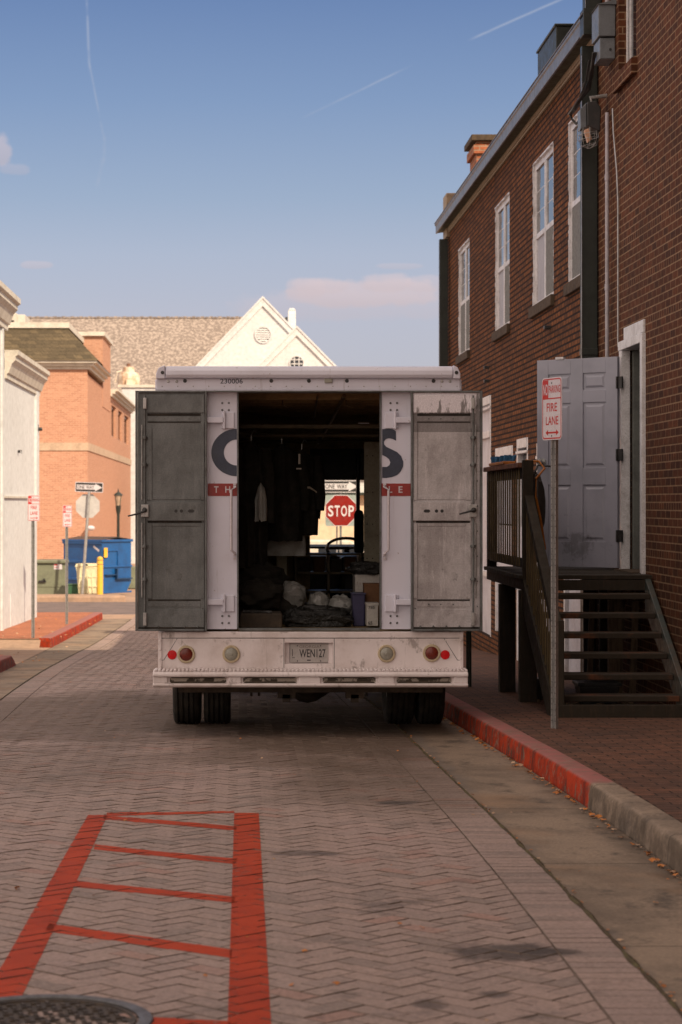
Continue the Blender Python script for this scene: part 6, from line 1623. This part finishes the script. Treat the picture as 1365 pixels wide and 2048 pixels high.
b.build('reflective_stripe', M['tape'], j3, nofix=True)
jacket(608, 641, 935, 1040, 19.2, 'short black jacket hanging nearest the stop sign view', seed=6, sleeve=False)
d = 18.1; b = MB(); cloth(b, xb(510, d), xb(534, d), d, zb(1042, d), zb(965, d), seed=9, th=0.08, taper=0.4); tag(b.build('hanging_shirt', M['cloth_grey'], smooth=True), 'pale grey shirt tail hanging between two dark jackets', 'shirt', 'work clothes hanging inside the truck')
d = 18.9; b = MB(); cloth(b, xb(516, d), xb(612, d), d+0.08, zb(1112, d), zb(1052, d), seed=11, th=0.16, taper=0.96, folds=4, amp=0.012, ragged=0.0); tag(b.build('hanging_apron', M['cloth_grey'], smooth=True), 'wide grey cloth hanging below the black jacket', 'cloth', 'work clothes hanging inside the truck')
d = 19.3; b = MB(); b.box(xb(553, d), xb(574, d), d, d+0.04, zb(1160, d), zb(1108, d)); tag(b.build('paper_sheet', M['liningpanel'], bev=0.004), 'narrow pale sheet standing below the grey cloth', 'sheet')
# heaped garments and bags on the floor
def lump(px0, px1, py0, py1, d, seed, mat, name, lab, cat, sy=0.7, jit=0.16, group=None):
    cx = xb((px0+px1)/2, d); cz = zb((py0+py1)/2, d); rx = (xb(px1, d)-xb(px0, d))/2; rz_ = (zb(py0, d)-zb(py1, d))/2
    b = MB(); b.dome((cx, d+rx*sy*0.5, cz), 1.0, 40, 0, rx, max(rx*sy, 0.1), rz_, 24, jit, seed)
    zmin = ZF-0.019
    b.v = [(x, y, max(z, zmin)) for x, y, z in b.v]
    o = b.build(name, M[mat], smooth=True); tag(o, lab, cat, group); return o
lump(474, 575, 1128, 1192, 18.2, 3, 'cloth_black', 'coat_heap', 'uppermost dark coat in the heap at the left of the truck floor', 'coat', 0.8, 0.22)
lump(472, 566, 1158, 1222, 17.8, 5, 'cloth_black', 'coat_heap', 'middle dark coat in the heap at the left of the truck floor', 'coat', 0.8, 0.2)
lump(490, 600, 1188, 1245, 18.0, 8, 'cloth_black', 'coat_heap', 'lowest dark coat sticking out behind the boxes on the truck floor', 'coat', 0.7, 0.2)
d = 17.35; t = thing('dark_case', 'dark flat case at the left of the truck floor', 'case', (xb(520, d), d, ZF))
b = MB(); b.box(xb(480, d), xb(565, d), d, d+0.35, ZF-0.019, zb(1226, d)); b.build('body', M['chassis'], t, bev=0.015)
b = MB(); b.tube([(xb(486, d), d+0.02, zb(1224, d)), (xb(545, d), d+0.02, zb(1225, d))], 0.018, 8); b.build('roll', M['blackfilm'], t, smooth=True)
lump(556, 614, 1163, 1222, 18.0, 12, 'plastic', 'laundry_bag', 'milky plastic laundry bag at the left of the three pale bags', 'bag', 0.8, 0.14, 'plastic laundry bags')
lump(617, 660, 1184, 1226, 17.9, 15, 'plastic', 'laundry_bag', 'small milky plastic laundry bag in the middle of the three pale bags', 'bag', 0.8, 0.14, 'plastic laundry bags')
lump(655, 712, 1190, 1236, 17.9, 18, 'plastic', 'laundry_bag', 'milky plastic laundry bag beside the purple bin', 'bag', 0.8, 0.2, 'plastic laundry bags')
lump(560, 712, 1212, 1262, 17.6, 22, 'blackfilm', 'plastic_film', 'shiny dark plastic film crumpled in front of the laundry bags', 'plastic film', 0.35, 0.22)
d = 17.9
M['boxwhite'] = pm('white carton', (0.40, 0.38, 0.35), (0.32, 0.30, 0.28), 0.7, scale=5)
M['cardboard'] = pm('brown cardboard', (0.13, 0.065, 0.032), (0.10, 0.05, 0.028), 0.8, scale=5)
M['purple'] = pm('purple plastic', (0.035, 0.032, 0.085), (0.028, 0.026, 0.065), 0.5, scale=5)
def carton(px0, px1, py0, py1, d, dep, mat, lab, extra=None):
    t = thing('carton', lab, 'box', (xb((px0+px1)/2, d), d, zb(py1, d)))
    b = MB(); b.box(xb(px0, d), xb(px1, d), d, d+dep, zb(py1, d), zb(py0, d)); b.build('body', M[mat], t, bev=0.005)
    b = MB(); b.box(xb(px0, d)-0.004, xb(px1, d)+0.004, d-0.004, d+dep, zb(py0, d)-0.015, zb(py0, d)+0.003); b.build('flap', M[mat], t)
    if extra: extra(t)
M['pinkink'] = pm('grey print', (0.30, 0.27, 0.25), None, 0.6)
def print_(t):
    b = MB(); d_ = 17.9
    for k in range(7): b.box(xb(714+k*5.5, d_), xb(716.5+k*5.5, d_), d_-0.006, d_-0.0045, zb(1170, d_), zb(1163+2*(k % 3), d_))
    b.build('printed_marks', M['pinkink'], t)
carton(711, 760, 1150, 1222, 18.0, 0.4, 'boxwhite', 'pale carton with printed marks under the black sack', print_)
carton(729, 762, 1168, 1240, 17.75, 0.2, 'cardboard', 'brown cardboard box in front of the pale carton')
def p65(t):
    b = MB(); d_ = 17.45; add_text(b, '65', xb(736.5, d_), xb(745, d_), zb(1249, d_), zb(1242, d_), d_-0.0055, 0.01); add_text(b, '785', xb(737, d_), xb(750, d_), zb(1217.5, d_), zb(1212, d_), d_-0.0055, 0.01)
    b.build('print', M['black'], t, nofix=True)
carton(734, 757, 1207, 1252, 17.45, 0.2, 'boxlabel' if 'boxlabel' in M else 'boxwhite', 'small white box printed with numbers at the right of the truck floor', p65)
t = thing('purple_bin', 'tall purple plastic bin beside the laundry bags', 'bin', (xb(717, 17.7), 17.7, ZF))
d = 17.7; b = MB(); v = [(xb(708, d), d, ZF-0.019), (xb(730, d), d, ZF-0.019), (xb(730, d), d+0.2, ZF-0.019), (xb(708, d), d+0.2, ZF-0.019), (xb(704, d), d-0.02, zb(1187, d)), (xb(731, d), d-0.02, zb(1187, d)), (xb(731, d), d+0.22, zb(1187, d)), (xb(704, d), d+0.22, zb(1187, d))]
b.raw(v, [(0, 3, 2, 1), (4, 5, 6, 7), (0, 1, 5, 4), (1, 2, 6, 5), (2, 3, 7, 6), (3, 0, 4, 7)]); b.build('tub', M['purple'], t, bev=0.01)
b = MB(); b.box(xb(703, d), xb(732, d), d-0.03, d+0.23, zb(1189, d), zb(1186, d)); b.build('rim', M['purple'], t, bev=0.004)
lump(697, 770, 1122, 1152, 18.0, 31, 'blackfilm', 'black_sack', 'black plastic sack lying on top of the pale carton', 'sack', 0.6, 0.2)
# shelving of crates behind
t = thing('shelf_rack', 'dark low shelf rack at the back of the cargo space', 'shelf', (0.75, 21.2, ZF))
b = MB(); d = 21.2
for z in (0.62, 0.80, 0.98): b.box(xb(590, d), xb(720, d), d, d+0.35, z, z+0.02)
for px in (590, 655, 718): b.box(xb(px, d), xb(px, d)+0.025, d, d+0.35, ZF, 1.0)
b.build('frame', M['railmetal'], t)
random.seed(4)
for k, (a, c) in enumerate(((594, 622), (628, 650), (662, 684), (690, 712))):
    b = MB(); b.box(xb(a, d), xb(c, d), d+0.02, d+0.3, 0.822, 0.822+0.12+0.02*(k % 2)); tag(b.build('small_box', M['cardboard' if k % 2 else 'chassis'], bev=0.006), ['leftmost small box on the dark shelf rack', 'second small box from the left on the dark shelf rack', 'third small box from the left on the dark shelf rack', 'rightmost small box on the dark shelf rack'][k], 'box', 'small boxes on the shelf rack')
# ------------------------------------------------------------ signs
def roundrect(w, h, r, n=5):
    pts = []
    for cx, cz, a0 in ((w/2-r, h/2-r, 0), (-w/2+r, h/2-r, PI/2), (-w/2+r, -h/2+r, PI), (w/2-r, -h/2+r, 3*PI/2)):
        for k in range(n+1): a = a0+PI/2*k/n; pts.append((cx+r*math.cos(a), cz+r*math.sin(a)))
    return pts
def upost(b, x, y, z0, z1, w=0.055):
    """perforated u-channel post, open side towards -y"""
    h = w/2
    b.prism([(x-h, y), (x-h, y-0.004), (x-h*0.55, y-0.004), (x-h*0.4, y+0.024), (x+h*0.4, y+0.024), (x+h*0.55, y-0.004), (x+h, y-0.004), (x+h, y), (x+h*0.62, y), (x+h*0.46, y+0.028), (x-h*0.46, y+0.028), (x-h*0.62, y)], 'z', z0, z1)
def parking_sign(px, d, py_base, py_top, ang, arrow, lab, dark=False, post_dx=0.0):
    x = (px-VX)*d/F; z0 = EYE+(VY-py_base)*d/F; zt = EYE+(VY-py_top)*d/F
    t = thing('parking_sign', lab, 'road sign', (x, d, z0), rz=ang, group='no parking signs along the kerbs'); H = zt-z0
    b = MB(); upost(b, 0, 0.004, -0.05, H-0.03, 0.075); b.build('post', M['postgreen'] if dark else M['galv'], t, local=True)
    b = MB(); z = 0.04
    while z < H-0.5: b.lathe([(0.0001, 0), (0.0055, 0), (0.0055, 0.001), (0.0001, 0.001)], (0, 0.0265-0.0012+0.0, z), 'y', 6); b.lathe([(0.0001, 0), (0.005, 0), (0.005, 0.001), (0.0001, 0.001)], (-0.021, -0.0012, z+0.013), 'y', 6); b.lathe([(0.0001, 0), (0.005, 0), (0.005, 0.001), (0.0001, 0.001)], (0.030, -0.0012, z+0.013), 'y', 6); z += 0.0254*1.6
    b.build('post_holes', M['black'], t, local=True)
    w, h = 0.305, 0.457; zc = H-h/2
    b = MB(); b.prism([(p[0], p[1]+zc) for p in roundrect(w, h, 0.035)], 'y', -0.012, -0.008); pn = b.build('panel', M['signwhite'], t, local=True)
    b = MB()
    o_, i_ = roundrect(w-0.016, h-0.016, 0.030), roundrect(w-0.034, h-0.034, 0.022); n = len(o_)
    for k in range(n): q = [o_[k], o_[(k+1) % n], i_[(k+1) % n], i_[k]]; b.poly([(p[0], -0.0128, p[1]+zc) for p in q])
    xl, xr = -w/2+0.014, w/2-0.014; zd = zc+h/2-0.158; ztp = zc+h/2-0.016
    b.poly([(xl, -0.0128, zd), (xr, -0.0128, zd), (xr, -0.0128, zd+0.009), (xl, -0.0128, zd+0.009)])
    b.poly([(xl, -0.0126, zd+0.0091), (xl+0.085, -0.0126, zd+0.0091), (xl+0.085, -0.0126, ztp-0.003), (xl+0.012, -0.0126, ztp-0.003), (xl, -0.0126, ztp-0.015)])
    add_text(b, 'PARKING', xl+0.093, xr-0.010, zd+0.045, zd+0.100, -0.0128, 0.012)
    add_text(b, 'FIRE', -0.078, 0.082, zc-0.020, zc+0.042, -0.0128, 0.012); add_text(b, 'LANE', -0.090, 0.100, zc-0.118, zc-0.056, -0.0128, 0.012)
    za = zc-0.175; s0, s1 = (-0.095, 0.105)
    a_l, a_r = arrow in ('both', 'left'), arrow in ('both', 'right')
    b.poly([(s0+(0.03 if a_l else 0), -0.0128, za-0.006), (s1-(0.03 if a_r else 0), -0.0128, za-0.006), (s1-(0.03 if a_r else 0), -0.0128, za+0.006), (s0+(0.03 if a_l else 0), -0.0128, za+0.006)])
    if a_l: b.poly([(s0, -0.0128, za), (s0+0.038, -0.0128, za-0.022), (s0+0.038, -0.0128, za+0.022)])
    if a_r: b.poly([(s1, -0.0128, za), (s1-0.038, -0.0128, za+0.022), (s1-0.038, -0.0128, za-0.022)])
    b.build('red_lettering', M['signred'], pn, nofix=True, local=True)
    b = MB(); add_text(b, 'NO', xl+0.006, xl+0.080, zd+0.030, zd+0.112, -0.0132, 0.012); b.build('white_lettering', M['signwhite'], pn, nofix=True, local=True)
    b = MB()
    for zz in (zc+h/2-0.04, zc-h/2+0.03): b.lathe([(0.0001, -0.016), (0.006, -0.015), (0.007, -0.012)], (0, 0, zz), 'y', 8)
    b.build('bolt', M['edge'], t, local=True)
    return t
M['postgreen'] = pm('green sign post', (0.035, 0.045, 0.035), (0.055, 0.05, 0.04), 0.6, scale=9)
parking_sign(1107, 16.1, 1456, 755, math.radians(-70), 'both', 'fire lane sign with a double arrow on a steel post beside the wooden steps')
parking_sign(67, 39.0, 1280, 990.5, math.radians(51), 'right', 'no parking fire lane sign with a right arrow, close to the white building')
parking_sign(134.5, 46.0, 1246, 1010.5, math.radians(56), 'left', 'smaller looking no parking fire lane sign with a left arrow, farther along the red kerb')
parking_sign(936, 21.4, 1376, 835, math.radians(-70), 'both', 'sign on a dark post mostly hidden behind the right rear door of the truck', dark=True)
# one way sign and stop sign (seen from behind) on a leaning post
d = 68.5; xb0, xt0 = (166-VX)*d/F, (180-VX)*d/F; zb0, zt0 = gz(68.5)+0.1, pxz(966, d)
t = thing('one_way_sign', 'leaning one way arrow sign with a blank stop sign back on the same post', 'road sign', (xb0, d, zb0))
b = MB(); b.tube([(xb0-0.02, d, zb0), (xt0, d, zt0)], 0.045, 8); b.build('post', M['galv'], t)
def oneway(t, cx, cz, y, w, h, tilt, par):
    e = bpy.data.objects.new('panel_one_way', None)
    bpy.data.objects.remove(e)
    c_, s_ = math.cos(tilt), math.sin(tilt)
    def R(pts): return [(cx+u*c_-v*s_, cz+u*s_+v*c_) for u, v in pts]
    b = MB(); b.prism(R(roundrect(w, h, 0.03)), 'y', y, y+0.006); pn = b.build('panel', M['signwhite'], t)
    b = MB(); b.poly([(p[0], y-0.003, p[1]) for p in R(roundrect(w-0.04, h-0.04, 0.02))]); bl = b.build('black_field', M['black'], pn, nofix=True)
    b = MB(); k = w/0.914
    aw = [(-0.405*k, -0.075*k), (0.20*k, -0.075*k), (0.20*k, -0.125*k), (0.425*k, 0), (0.20*k, 0.125*k), (0.20*k, 0.075*k), (-0.405*k, 0.075*k)]
    q = R(aw); b.poly([(q[i][0], y-0.006, q[i][1]) for i in (0, 1, 5, 6)]); b.poly([(q[i][0], y-0.006, q[i][1]) for i in (2, 3, 4)]); b.build('arrow', M['signwhite'], bl, nofix=True) if False else b.build('arrow', M['signwhite'], pn, nofix=True)
    b = MB()
    for s, a, c in (('ONE', -0.385, -0.15), ('WAY', -0.10, 0.165)):
        vs, fs = textgeo(s, 0.012); q = R([((a+p*(c-a))*k, (-0.055+qq*0.11)*k) for p, qq in vs]); b.raw([(p[0], y-0.009, p[1]) for p in q], fs)
    b.build('lettering', M['black'], pn, nofix=True)
oneway(t, (179-VX)*d/F, pxz(974.5, d), d-0.06, 0.87, 0.31, math.radians(-2), t)
c = ((176-VX)*(d+0.06)/F, pxz(1012, d+0.06)); R_ = 0.40
b = MB(); b.prism([(c[0]+R_*math.cos(PI/8+k*PI/4), c[1]+R_*math.sin(PI/8+k*PI/4)) for k in range(8)], 'y', d+0.06, d+0.066); b.build('stop_panel', pm('bare sign back', (0.50, 0.48, 0.46), (0.42, 0.40, 0.39), 0.6, scale=4), t)
# stop sign facing us beyond the junction, with a one way sign above
d = 56.0; X = lambda p: (p-VX)*d/F; Z = lambda p: pxz(p, d)
t = thing('stop_sign', 'red stop sign with a one way arrow above, seen through the truck windscreen', 'road sign', (X(682), d, gz(d)))
b = MB(); upost(b, X(682), d+0.03, gz(d), Z(960), 0.06); b.build('post', M['galv'], t)
b = MB(); b.tube([(X(676), d+0.5, gz(d)), (X(676), d+0.5, Z(1050))], 0.02, 6); b.build('second_post', M['galv'], t)
M['backplate'] = pm('grey green backing plate', (0.30, 0.34, 0.33), (0.24, 0.28, 0.27), 0.5, scale=3)
cx, cz = X(682.5), Z(1021); w = X(714)-X(651.5)
b = MB(); b.prism([(cx+p, cz+q) for p, q in roundrect(w, w, 0.05)], 'y', d, d+0.006); pn = b.build('backing_plate', M['backplate'], t)
def octo(R): return [(cx+R*math.cos(PI/8+k*PI/4), cz+R*math.sin(PI/8+k*PI/4)) for k in range(8)]
b = MB(); b.prism(octo(w/2/math.cos(PI/8)*0.995), 'y', d-0.006, d-0.002); b.build('white_border', M['signwhite'], pn)
M['stopred'] = pm('stop sign red', (0.25, 0.010, 0.006), (0.19, 0.010, 0.007), 0.35, scale=4)
b = MB(); b.prism(octo(w/2/math.cos(PI/8)*0.955), 'y', d-0.010, d-0.0065); b.build('red_field', M['stopred'], pn)
b = MB()
for s, a, c in (('S', 656.5, 667.5), ('T', 669.5, 680), ('O', 682.5, 694.5), ('P', 697.5, 708.5)): add_text(b, s, X(a), X(c), Z(1033), Z(1011), d-0.013, 0.02)
b.build('lettering', M['signwhite'], pn, nofix=True)
oneway(t, X(682), Z(973), d-0.02, X(721)-X(648), (X(721)-X(648))*0.333, 0, t)
